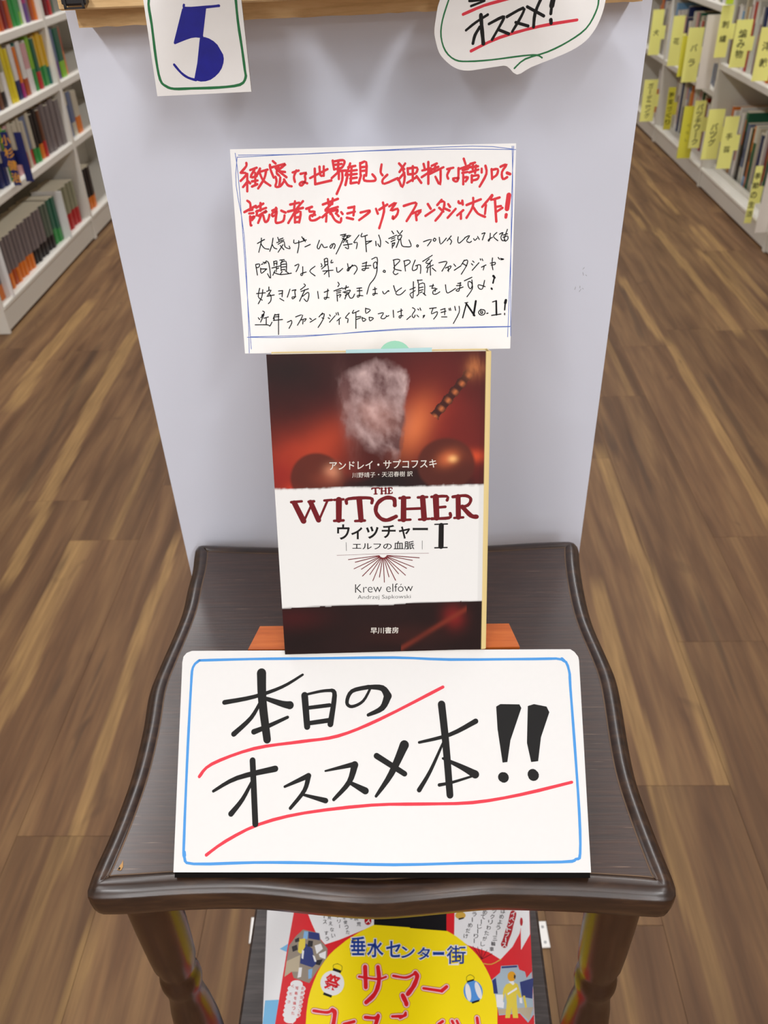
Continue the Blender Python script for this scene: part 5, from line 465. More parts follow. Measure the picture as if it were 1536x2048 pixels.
def book(side, y0, y1, z, h, ct, cb, fr, xs, label, group, depth=.105, lean=0.0, mark=None):
    s = -1 if side == 'L' else 1; w_ = max(.003, y1 - y0 - .0006)
    # spine at local x=0, pages behind it; title block proud of the spine
    key = (round(w_, 4), h, ct, cb, fr, s, mark, depth)
    if key not in BOOK_MESH:
        V, Fc, fm = [], [], []
        def add(x0, x1, a, b, z0, z1, mi):
            v, f_ = box_vf(min(s * x0, s * x1), max(s * x0, s * x1), a, b, z0, z1, 0); k = len(V); V.extend(v); Fc.extend(tuple(i + k for i in q) for q in f_); fm.extend([mi] * len(f_))
        zc = h * fr
        hw = w_ / 2; e = min(.0008, w_ * .15)
        # rounded spine profile, split at the colour change
        prof = [(depth, -hw), (.0015, -hw), (0, -hw * .7), (0, hw * .7), (.0015, hw), (depth, hw)]
        for (z0, z1, mi) in ((0, zc, 1), (zc, h, 0)):
            k = len(V); n = len(prof)
            V.extend((s * x, yy, zz) for zz in (z0, z1) for x, yy in prof)
            for i in range(n - 1):
                q = (k + i, k + i + 1, k + n + i + 1, k + n + i); Fc.append(q if s < 0 else q[::-1]); fm.append(mi)
        k = len(V); n = 6; V.extend((s * x, yy, zz) for zz in (0, h) for x, yy in prof)
        Fc.append(tuple(range(k, k + n))); fm.append(1); Fc.append(tuple(range(k + n, k + 2 * n))); fm.append(2)
        Fc.append((k, k + n, k + 2 * n - 1, k + n - 1)); fm.append(2)
        if mark: add(-.0002, .0003, -hw * .45, hw * .45, h * mark[1], h * mark[2], 3)
        me = bpy.data.meshes.new('book'); me.from_pydata(V, [], Fc)
        for q in (cm(ct), cm(cb), page_m) + ((cm(mark[0]),) if mark else ()): me.materials.append(q)
        me.polygons.foreach_set('material_index', fm); me.update(); BOOK_MESH[key] = me
    o = bpy.data.objects.new('book', BOOK_MESH[key]); COL.objects.link(o)
    o.location = (xs, (y0 + y1) / 2, z); o.rotation_euler = (lean, 0, 0)
    return props(o, label, 'book', group)
ROWNAME = {'D': 'top', 'C': 'second', 'B': 'third', 'A': 'bottom'}; ROWZ = {'D': .787, 'C': .582, 'B': .376, 'A': .089}
for rk, items in ROWS.items():
    for i, (a, b, h, ct, cb, fr) in enumerate(items):
        lab = '%s%s book, %s from the left on the left bookcases\' %s shelf' % (WORD[ct], '' if ct == cb else ' over ' + WORD[cb], ordinal(i + 1), ROWNAME[rk])
        hh = h + .006 * ((i * 7) % 3 - 1) if rk != 'A' else h
        book('L', a, b, ROWZ[rk], hh, ct, cb, fr, -1.313 - .004 * ((i * 5) % 3) - (.004 if rk == 'A' else 0), lab, 'books on the left bookcases')
# white index dividers among the bottom-row books on the left
for k, (yy, lab) in enumerate(((2.585, 'white divider card leaning out of the bottom left shelf near the end panel'), (3.17, 'white divider card between grey and sage books on the bottom left shelf'))):
    tt = thing('divider_card', (-1.30, yy, .089), lab, 'divider', 'white divider cards')
    v, f = box_vf(-1.40, -1.288, yy, yy + .004, .0895, .262, .0008); obj('card', v, f, mat('white_plastic', srgb(226, 224, 222), .35), tt)

rb = random.Random(21); RC = ['white'] * 9 + ['pale'] * 5 + ['cream'] * 3 + ['pink', 'grey', 'slate', 'tan', 'red', 'maroon', 'darkgreen', 'navy', 'skyblue', 'brown', 'black', 'orange']
def right_row(ya, yb, z, hmin, hmax, xs, nm, special=()):
    y = ya; n = 0
    while y < yb - .02:
        wd = rb.choice((.012, .014, .017, .02, .024, .028)); h = round(rb.uniform(hmin, hmax) / .006) * .006; ct = rb.choice(RC)
        cb = ct if rb.random() < .6 else rb.choice(RC); fr = rb.choice((.2, .3, .5, .75))
        mk = (rb.choice(('red', 'black', 'navy', 'maroon', 'rust', 'grey')), *rb.choice(((.3, .7), (.55, .9), (.1, .35), (.45, .6)))) if rb.random() < .6 else None
        if min(y + wd, yb) - y < .006: break
        n += 1
        lab = '%s%s book, %s from near end, %s' % (WORD[ct], '' if ct == cb else ' over ' + WORD[cb], ordinal(n), nm)
        book('R', y, y + wd, z, h, ct, cb, fr, xs + rb.uniform(0, .012), lab, 'books on the right bookcases', depth=.14, mark=mk)
        y += wd
        if rb.random() < .04: y += .02
right_row(3.085, 3.90, .498, .19, .25, 1.308, 'middle shelf behind the knitting card')
right_row(3.36, 3.90, .861, .12, .17, 1.308, 'upper shelf above the knitting card')
right_row(3.02, 3.055, .081, .2, .24, 1.357, 'nearest bottom shelf at the right edge')
right_row(3.085, 3.88, .081, .21, .27, 1.357, 'bottom shelf behind the handicraft card')
right_row(3.94, 4.755, .389, .19, .25, 1.308, 'middle shelf behind the flower card')
right_row(3.94, 4.74, .081, .2, .26, 1.357, 'bottom shelf below the flower card')
right_row(4.80, 5.1, .389, .19, .25, 1.308, 'middle shelf behind the dog card')
right_row(4.80, 5.1, .081, .2, .25, 1.357, 'bottom shelf behind the gardening card')
right_row(3.94, 4.5, .692, .14, .2, 1.308, 'upper shelf above the flower card')

# yellow index cards standing out into the right aisle; (y, x0, x1, z0, z1, text, tilt)
yel = mat('yellow_index_card', srgb(252, 250, 146), .5, .4); yel2 = mat('dull_yellow_index_card', srgb(222, 216, 72), .5, .4)
def index_card(y, x0, x1, z0, z1, txt, label, m=None, size=None, tc=None, side=1, shear=0.0, inkm=None, name='index_card', group='yellow index cards on the right bookcases', cat='card', skew=0):
    t = thing(name, ((x0 + x1) / 2, y, z0), label, cat, group)
    tail = .10 * side     # the part held between the books
    fr = ((x0, y, z0), (1, 0, 0), (0, 0, 1), (0, -1, 0)); W_, H_ = (x1 - x0) * 1000, (z1 - z0) * 1000
    cc_ = slab('card', fr, [(0, 0), (W_, 0), (W_ + skew, H_), (skew, H_)], 1.0, m or yel, t)
    a, b = (W_ - 2, W_ + 17) if side > 0 else (-20, 2)
    slab('tab', fr, [(a, H_ * .35), (b, H_ * .35), (b, H_ * .65), (a, H_ * .65)], .8, m or yel, t, n0=-1.1)
    if txt:
        n = len(txt); sz = size or min(W_ * .62, H_ * .8 / n); st_ = (H_ * .78 - sz) / max(1, n - 1) if tc is None else tc
        yc = H_ * .5 + st_ * (n - 1) / 2; it = []
        for i, ch in enumerate(txt):
            cy = yc - i * st_; h = sz / 2; cx = W_ * .5 + skew * cy / H_
            if ch == 'ー': it.append(('g', '|', .01, [cx - h * .12, cy + h, cx + h * .12, cy + h, cx + h * .12, cy - h, cx - h * .12, cy - h]))
            else: it.append(('g', ch, .012, [cx - h, cy + h, cx + h, cy + h, cx + h, cy - h, cx - h, cy - h]))
        ink('lettering', [(it, inkm or pen_black)], fr, cc_, .3)
    return t
C_ = 'yellow index card '
index_card(4.847, 1.223, 1.279, .398, .598, '犬', C_ + 'with the character for dog, farthest in the upper row', size=26)
index_card(4.464, 1.224, 1.277, .405, .61, '花', C_ + 'with the character for flower, second from the board in the upper row', size=26)
index_card(4.153, 1.211, 1.277, .386, .598, 'バラ', C_ + 'with katakana for rose, beside the tall blank white card', size=27, tc=58)
index_card(4.21, 1.205, 1.262, .40, .56, '', C_ + 'without writing, tucked directly behind the rose card', m=yel2)
index_card(3.931, 1.212, 1.272, .397, .668, '', 'tall blank white card between the yellow rose and embroidery cards', m=mat('offwhite_card', srgb(224, 216, 206), .5), group='blank white cards on the right bookcases')
index_card(3.843, 1.236, 1.284, .526, .708, '刺繍', C_ + 'with two kanji for embroidery, topmost of all the cards', size=25, tc=50)
index_card(3.632, 1.232, 1.292, .521, .681, '編み物', C_ + 'with three characters for knitting, left of the dressmaking card', size=28, tc=34)
index_card(3.367, 1.232, 1.29, .517, .686, '洋裁', C_ + 'with two kanji for dressmaking, cut by the right frame edge', size=28, tc=52)
index_card(4.769, 1.207, 1.276, .101, .298, 'ガーデニング', C_ + 'with katakana for gardening, touching the board edge in the lower row', size=25, tc=28)
index_card(4.471, 1.252, 1.287, .123, .312, '野菜づくり', C_ + 'for vegetable growing, narrow, dim and set back between books', m=yel2, size=22, tc=30)
index_card(4.020, 1.206, 1.266, .098, .314, 'くらし', C_ + 'in duller yellow with faded print, left of the patchwork card', m=yel2, size=12, tc=30, inkm=mat('faded_ink', srgb(130, 126, 60), .5))
index_card(3.993, 1.241, 1.29, .147, .34, 'パッチワーク', C_ + 'with katakana for patchwork, left of the bag card', size=25, tc=28)
index_card(3.735, 1.222, 1.288, .162, .355, 'バッグ', C_ + 'with katakana for bag, left of the handicraft card', size=27, tc=30)
index_card(3.561, 1.233, 1.288, .168, .362, '手芸', C_ + 'with two kanji for handicraft, right of the bag card', size=24, tc=48)
index_card(3.211, 1.255, 1.281, .06, .265, '季節の生活', C_ + 'for seasonal living, lowest and nearest to the camera', size=22, tc=34)
index_card(3.079, 1.249, 1.33, .067, .277, '', 'wide blank white sheet at the right edge beside the lowest yellow card', m=mat('offwhite_card', srgb(224, 216, 206), .5), group='blank white cards on the right bookcases')
index_card(3.80, 1.232, 1.262, .715, .80, '', 'bright lime index card just above the embroidery card', m=mat('lime_card', srgb(196, 224, 50), .5), group='lime card on the right bookcase')
# blue author plates on the left bookcase
navy_card = mat('navy_card', srgb(28, 34, 92), .4); gold_ink = mat('gold_ink', srgb(232, 160, 40), .5)
index_card(2.825, -1.294, -1.270, .376, .539, '小杉健治', 'navy author plate with orange lettering standing out of the left bookcase', m=navy_card, size=30, tc=38, side=-1, inkm=gold_ink, name='author_plate', group='author plates', skew=0)
index_card(2.86, -1.266, -1.241, .378, .53, '', 'navy author plate with a red panel beside the orange lettered one', m=navy_card, side=-1, name='author_plate', group='author plates')

# ---------- grey board behind the stool ----------
cY, sY = math.cos(YAW), math.sin(YAW)
def yr(x, y, z): return (cY * x - sY * y, sY * x + cY * y, z)
board_m = mat('grey_white_board', srgb(224, 229, 243), .5, .3, noise=.015, nscale=6)
edge_m = mat('raw_board_edge', srgb(206, 186, 160), .7)
BY = .52
tb = thing('display_board', yr(0, BY, 0), 'tall light grey display board standing behind the dark wooden stool', 'board')
v, f = box_vf(-.1576, .1553, BY, BY + .006, .012, 1.62, 0, yr)
obj('panel', v, f, [board_m, edge_m], tb, fm=[1, 1, 0, 1, 0, 1])
white_metal = mat('white_metal', srgb(232, 230, 226), .35, .5)
box('foot', -.186, .15, BY + .034, BY + .052, .002, .008, white_metal, tb, .001)
for a, b, c in ((-.201, -.1865, .555), (.1785, .190, .533)):
    fp = box('foot_plate', a, b, c, c + .034, 0, .004, white_metal, tb, .001, yr)
    for q in (.006, .026):
        ox, oy = yr((a + b) / 2, c + q, 0)[:2]
        V = [(ox + .002 * math.cos(k), oy + .002 * math.sin(k), .0043) for k in np.linspace(0, 5.5, 8)] + [(ox + .002 * math.cos(k), oy + .002 * math.sin(k), .0038) for k in np.linspace(0, 5.5, 8)]
        obj('screw', V, [tuple(range(8))] + [(i, i + 8, (i + 1) % 8 + 8, (i + 1) % 8) for i in range(8)], mat('screw_steel', srgb(150, 150, 150), .3, metal=.8), fp)
box('upright', -.02, .02, BY + .0085, BY + .022, .0085, 1.5, white_metal, tb, .002, yr)
# smudge marks on the board
rs = random.Random(5); it = []
for k in range(7):
    x, z = 133 + rs.uniform(-3, 3), 897 + rs.uniform(-9, 9); it.append(('s', .25, 1, [x, z, x + rs.uniform(-1, 1), z - rs.uniform(.5, 2)]))
bfr = (yr(0, BY, 0), yr(1, 0, 0), (0, 0, 1), tuple(-q for q in yr(0, 1, 0)))
ink('smudge', [(it, mat('grey_smudge', srgb(140, 145, 150), .6))], bfr, tb, .05)

# wooden ledge fixed across the board
tl = thing('wooden_ledge', yr(0, BY - .02, 1.05), 'pale sawn wood ledge across the top of the grey board', 'shelf')
# rail with a slightly ragged lower edge
n = 60; xs = [-.1463 + (.2905) * i / n for i in range(n + 1)]; V = []; F_ = []
rr = random.Random(9)
for i, x in enumerate(xs):
    zb = 1.0505 + .0011 * i / n + rr.uniform(-.00025, .00025)
    for yy, zz in ((.500, zb), (.500, 1.0592), (.5195, 1.0592), (.5195, zb)): V.append(yr(x, yy, zz))
for i in range(n):
    for k in range(4):
        F_.append((4 * i + k, 4 * i + (k + 1) % 4, 4 * i + 4 + (k + 1) % 4, 4 * i + 4 + k)[::-1])
F_ += [(0, 1, 2, 3), (4 * n + 3, 4 * n + 2, 4 * n + 1, 4 * n)]
obj('rail', V, F_, pale_wood, tl)
box('upper_block', -.150, .147, .486, .5195, 1.0595, 1.076, pale_wood, tl, .0008, yr)
box('shelf_plank', -.152, .149, .484, .5195, 1.0765, 1.088, pale_wood, tl, .001, yr)
clip_m = mat('black_clip', srgb(34, 34, 38), .35)
for cx_ in (-.1405,):
    tcl = thing('binder_clip', yr(cx_, .48, 1.0605), 'black binder clip gripping the left end of the wooden ledge', 'clip')
    prof = [(.0, 1.0625), (.004, 1.061), (.004, 1.064), (.0, 1.066)]
    v, f = box_vf(cx_ - .006, cx_ + .006, .4805, .4858, 1.0618, 1.0662, .001, yr); cb_ = obj('body', v, f, clip_m, tcl)
    v, f = join([box_vf(cx_ - .005, cx_ - .0038, .4795, .4803, 1.0605, 1.069, 0, yr), box_vf(cx_ + .0038, cx_ + .005, .4795, .4803, 1.0605, 1.069, 0, yr), box_vf(cx_ - .005, cx_ + .005, .4795, .4803, 1.0605, 1.0613, 0, yr)]); obj('handle', v, f, clip_m, cb_)

# unseen paperbacks added on the ledge to cast soft shade on the board
for zz, dx_, rz_, col_ in ((1.0884, 0, .05, 'slate'), (1.1048, .006, -.04, 'cream')):
    tq = thing('shade_paperback', yr(-.008, .46, zz), '%s paperback added out of view on the wooden ledge to shade the board, %s of two' % (WORD[col_], 'lower' if dx_ == 0 else 'upper'), 'book', 'added shade-casting paperbacks on the ledge')
    rot_ = lambda x, y, z, a=rz_, d=dx_: yr(-.008 + d + (x * math.cos(a) - y * math.sin(a)), .447 + (x * math.sin(a) + y * math.cos(a)), z)
    box('page_block', -.051, .052, -.070, .069, zz + .0005, zz + .0155, page_m, tq, 0, rot_)
    box('cover', -.053, .053, -.072, .070, zz, zz + .0005, cm(col_), tq, 0, rot_); box('cover', -.053, .053, -.072, .070, zz + .0155, zz + .016, cm(col_), tq, 0, rot_)
    box('spine', -.0535, -.053, -.072, .070, zz, zz + .016, cm(col_), tq, 0, rot_)
# hanging cards
board_edge = mat('foam_board_edge', srgb(178, 168, 152), .7)
fr = F['five']; t5 = thing('number_card', fr[0], 'white card with a big blue 5 and green border, top left of the board', 'sign')
c5 = slab('card', fr, INK['five_outline'][0][1], 1.6, paper, t5, mside=board_edge)
ink('numeral', [('five_blue', deep_blue)], fr, c5); ink('border_line', [('five_green', green_ink)], fr, c5)
fr = F['bubble']; tbu = thing('speech_bubble_card', fr[0], 'white speech bubble card with red underlines and a green outline', 'sign')
cbu = slab('card', fr, INK['bubble_outline'][0][1], 1.2, paper, tbu, mside=board_edge, smooth=True)
ink('underline', [('bubble_red', red_ink)], fr, cbu, .03); ink('lettering', [('bubble_black', black_ink)], fr, cbu, .07); ink('border_line', [('bubble_green', green_ink)], fr, cbu, .05)

# ---------- stool ----------
SZ = .705
def smooth_closed(p, step=4):
    n = len(p); out = []
    for i in range(n):
        a, b, c, d = p[i - 1], p[i], p[(i + 1) % n], p[(i + 2) % n]
        for k in range(step):
            t = k / step; out.append(tuple(.5 * (2 * b[j] + (c[j] - a[j]) * t + (2 * a[j] - 5 * b[j] + 4 * c[j] - d[j]) * t * t + (3 * b[j] - a[j] - 3 * c[j] + d[j]) * t ** 3) for j in (0, 1)))
    return out
def resample(p, n):
    q = p + [p[0]]; L_ = [0]
    for a, b in zip(q, q[1:]): L_.append(L_[-1] + math.dist(a, b))
    out = []; j = 0
    for k in range(n):
        s = L_[-1] * k / n
        while L_[j + 1] < s: j += 1
        t = (s - L_[j]) / max(1e-9, L_[j + 1] - L_[j]); out.append((q[j][0] + (q[j + 1][0] - q[j][0]) * t, q[j][1] + (q[j + 1][1] - q[j][1]) * t))
    return out
outl = resample(smooth_closed([tuple(q) for q in SEAT]), 260)
A_ = sum(outl[i][0] * outl[(i + 1) % 260][1] - outl[(i + 1) % 260][0] * outl[i][1] for i in range(260))
if A_ < 0: outl = outl[::-1]
def relax(p, it):
    for _ in range(it): p = [tuple((p[i - 1][j] + 2 * p[i][j] + p[(i + 1) % len(p)][j]) / 4 for j in (0, 1)) for i in range(len(p))]
    return p
outl = relax(outl, 1)
def inset(p, d):
    n = len(p); out = []
    for i in range(n):
        a, b = p[i - 2], p[(i + 2) % n]; dx, dy = b[0] - a[0], b[1] - a[1]; l = math.hypot(dx, dy); out.append((p[i][0] - dy / l * d, p[i][1] + dx / l * d))
    return relax(out, int(d * 350))
ts = thing('wooden_stool', (-.021, .357, 0), 'dark stained wooden stool with scalloped seat edges and turned legs', 'stool')
ctr = (-.021, .357)
# top panel
n = 260
def strip_fill(ring, z):
    """flat sheet inside a ring"""
    V = [(x, y, z) for x, y in ring] + [(x, y, z - .010) for x, y in ring]; F_ = []
    for t in tessellate_polygon([[Vector((x, y, 0)) for x, y in ring]]):
        a = [ring[q] for q in t]; s_ = (a[1][0] - a[0][0]) * (a[2][1] - a[0][1]) - (a[2][0] - a[0][0]) * (a[1][1] - a[0][1])
        F_.append(tuple(t) if s_ > 0 else tuple(t[::-1]))
    return V, F_ + [(i + n, (i + 1) % n + n, (i + 1) % n, i) for i in range(n)]
V, F_ = strip_fill(inset(outl, .0106), SZ - .0002)
obj('seat_panel', V, F_, wood_seat, ts)
prof = [(.0108, -.0004), (.0104, -.0005), (.0098, -.0001), (.0086, .0004), (.0060, .0006), (.0036, -.0001), (.0020, -.0016), (.0012, -.0030), (.0005, -.0034), (0, -.0044), (.0001, -.0100), (.0004, -.0160), (.0016, -.0210), (.0040, -.0250), (.008, -.0268), (.016, -.0270)]
V = []; F_ = []
for d, z in prof: V += [(x, y, SZ + z) for x, y in (inset(outl, d) if d > .0001 else outl)]
for r in range(len(prof) - 1): F_ += [((r + 1) * n + i, (r + 1) * n + (i + 1) % n, r * n + (i + 1) % n, r * n + i) for i in range(n)]
F_.append(tuple(range((len(prof) - 1) * n + n - 1, (len(prof) - 1) * n - 1, -1)))
obj('seat_rim', V, F_, wood_rim, ts, smooth=True)
# worn line along the groove
gm = mat('worn_groove', srgb(104, 80, 58), .6, noise=.6, nscale=60)
gi, go = inset(outl, .0112), inset(outl, .0105); V = [(x, y, SZ - .0001) for x, y in gi] + [(x, y, SZ - .0001) for x, y in go]
F_ = [(n + i, n + (i + 1) % n, (i + 1) % n, i) for i in range(n)]
obj('worn_edge', V, F_, gm, ts)
# chips and the small hole in the top near the left front corner
chip = mat('bare_wood_chip', srgb(196, 150, 92), .7, noise=.2, nscale=300)
sfr = ((-.1533, .2344, SZ), (1, 0, 0), (0, 1, 0), (0, 0, 1))
it = [('p', [-1.2, -1.2, .9, -1.6, 1.5, .4, .5, 4.2, .1, 2.0, -.4, .9])]; it2 = [('p', [-.8, -1.1, .3, -1.2, .4, -.1, -.5, .2])]
ink('chip', [(it, chip), (it2, mat('hole_dark', srgb(20, 14, 10), .8))], sfr, ts, .05)
# legs
LEGP = [(0, .0147), (-.02, .0148), (-.05, .0145), (-.08, .0138), (-.095, .0132), (-.103, .0113), (-.108, .0109), (-.111, .0119), (-.116, .0128), (-.121, .0129), (-.126, .0122), (-.132, .0112), (-.142, .0116), (-.156, .0133), (-.18, .0150), (-.21, .0154), (-.25, .0150), (-.29, .0146),
        (-.36, .0142), (-.372, .0128), (-.380, .0124), (-.388, .0134), (-.396, .0128), (-.404, .0120), (-.43, .0136), (-.50, .0130), (-.58, .0112), (-.655, .0098), (-.672, .0096), (-.6777, .0088)]
for lx, ly in ((-.151, .248), (.1065, .248), (-.140, .452), (.097, .452)):
    lathe('leg', [(SZ - .0268 + z, r) for z, r in LEGP], lx, ly, wood_leg, ts)
shw = grain_mat('dark_lower_shelf_wood', srgb(40, 32, 30), srgb(58, 48, 46), srgb(84, 74, 72), .34, (16, 240, 60), 1.0, .3, .08, coat=.2)
v, f = box_vf(-.1365, .0945, .236, .464, .4140, .4325, .002); obj('lower_shelf', v, f, shw, ts)

# ---------- flyer on the lower shelf ----------
fr = F['flyer']; fr = ((fr[0][0], fr[0][1], .4338),) + tuple(fr[1:])
gloss = dict(rough=.28, spec=.5)
fm_ = lambda nm, c: mat('flyer_' + nm, srgb(*c), .28, .5)
tf = thing('festival_flyer', (-.02, .30, .4327), 'glossy red and yellow summer festival flyer on the lower shelf of the stool', 'flyer')
tfs = slab('sheet', fr, INK['flyer_outline'][0][1], 1.0, fm_('white', (236, 236, 238)), tf)
ink('printed_background', [('fl_sky', fm_('sky', (120, 188, 232))), ('fl_red', fm_('red', (222, 32, 42))), ('fl_black', fm_('black', (16, 14, 18))), ('fl_white', fm_('white', (236, 236, 238))),
    ('fl_dark', fm_('dark', (60, 14, 18))), ('fl_yellow', fm_('yellow', (254, 228, 14))), ('fl_crim2', fm_('crimson', (178, 16, 30)))], fr, tfs, .02, .02)
W_M = fm_('white', (236, 236, 238)); K_M = fm_('black', (16, 14, 18))
FC_ = dict(fl_sand=(190, 176, 150), fl_blue=(130, 180, 226), fl_navy=(44, 56, 120), fl_yellow=(226, 204, 70), fl_lantern=(236, 236, 238), fl_dark=(40, 36, 40))
for tag_, base_, bc, extra in (('phA_', 'fl_photo', (150, 138, 124), []), ('phB_', 'fl_photo2', (168, 186, 200), [('fl_amber', fm_('amber', (226, 160, 20))), ('fl_lantern_d2', W_M), ('fl_dark_d2', fm_('p_fl_dark', (40, 36, 40)))])):
    ink('printed_photograph', [(base_, fm_(base_, bc))] + [(tag_ + k, fm_('p_' + k, c)) for k, c in FC_.items() if tag_ + k in INK] + extra, fr, tfs, .17, .01)
ink('printed_lantern', [('lanA_w', W_M), ('lanA_k', K_M)], fr, tfs, .18, .02, 'white paper lantern motif')
ink('printed_lantern', [('lanB_b', fm_('blue', (84, 150, 224))), ('lanB_w', W_M), ('lanB_k', K_M)], fr, tfs, .18, .02, 'blue striped lantern motif')
ink('printed_lantern', [('lanC_g', fm_('gold', (214, 170, 70))), ('lanC_k', K_M)], fr, tfs, .18, .02, 'gold lantern motif')
ink('printed_fan_edge', [([INK['fl_gold'][0]], fm_('gold', (214, 170, 70)))], fr, tfs, .18, .02)
ink('lettering', [('fl_crim', fm_('crimson', (178, 16, 30))), ('fl_pink', fm_('pink', (246, 206, 206))), ('fl_redtext', fm_('red', (206, 30, 40))), ('fl_navyout', fm_('white', (226, 232, 240))), ('fl_navy', fm_('navy', (24, 62, 150))),
    ('fl_redtext_s', fm_('red', (206, 30, 40))), ('fl_txt', fm_('dark2', (40, 36, 40))), ('fl_white_s', fm_('white', (236, 236, 238)))], fr, tfs, .27, .02)

# ---------- book stand, black backing, sign ----------
tst = thing('book_stand', (-.017, .32, SZ + .0002), 'orange varnished wooden book stand holding up the novel behind the white sign', 'stand')
fr = F['sign']
xa, xb = -.0905, .0545
def prism(name, poly, x0, x1, m, parent, cut=0.0):
    n_ = len(poly); V = [(x0 + (cut if z > .76 and y > .325 else 0), y, z) for y, z in poly] + [(x1 - (cut if z > .76 and y > .325 else 0), y, z) for y, z in poly]
    F_ = [tuple(range(n_)), tuple(range(2 * n_ - 1, n_ - 1, -1))] + [(i + n_, (i + 1) % n_ + n_, (i + 1) % n_, i) for i in range(n_)]
    return obj(name, V, F_, m, parent)
prism('sloped_front', [(.2455, SZ + .0002), (.3165, .7598), (.3165, .7690), (.2365, SZ + .0002)], xa, xb, orange_wood, tst)
prism('top_plate', [(.3168, .7690), (.3168, .7770), (.3345, .7770), (.3345, .7690)], xa, xb, orange_wood, tst, .004)
prism('rear_support', [(.3200, SZ + .0002), (.3200, .7688), (.3300, .7688), (.3300, SZ + .0002)], xa + .01, xb - .01, orange_wood, tst)
prism('back_rest', [(.3347, .7690), (.3885, .8960), (.3915, .8946), (.3380, .7682)], xa + .03, xb - .03, orange_wood, tst)

tsg = thing('recommendation_sign', fr[0], 'large white sign with bold black Japanese writing and blue border at the stool front', 'sign')
csg = slab('card', fr, INK['sign_outline'][0][1], .5, sign_card, tsg)
slab('backing_board', fr, [(.6, -2.6), (206.6, -2.6), (206.6, 100), (.6, 100)], 4.2, mat('black_board', srgb(16, 13, 12), .85, .1), tsg, n0=-.6)
ink('border_line', [('sign_blue', blue_line)], fr, csg, .02); ink('underline', [('sign_red', red_ink)], fr, csg, .05); ink('lettering', [('sign_black', black_ink)], fr, csg, .08)

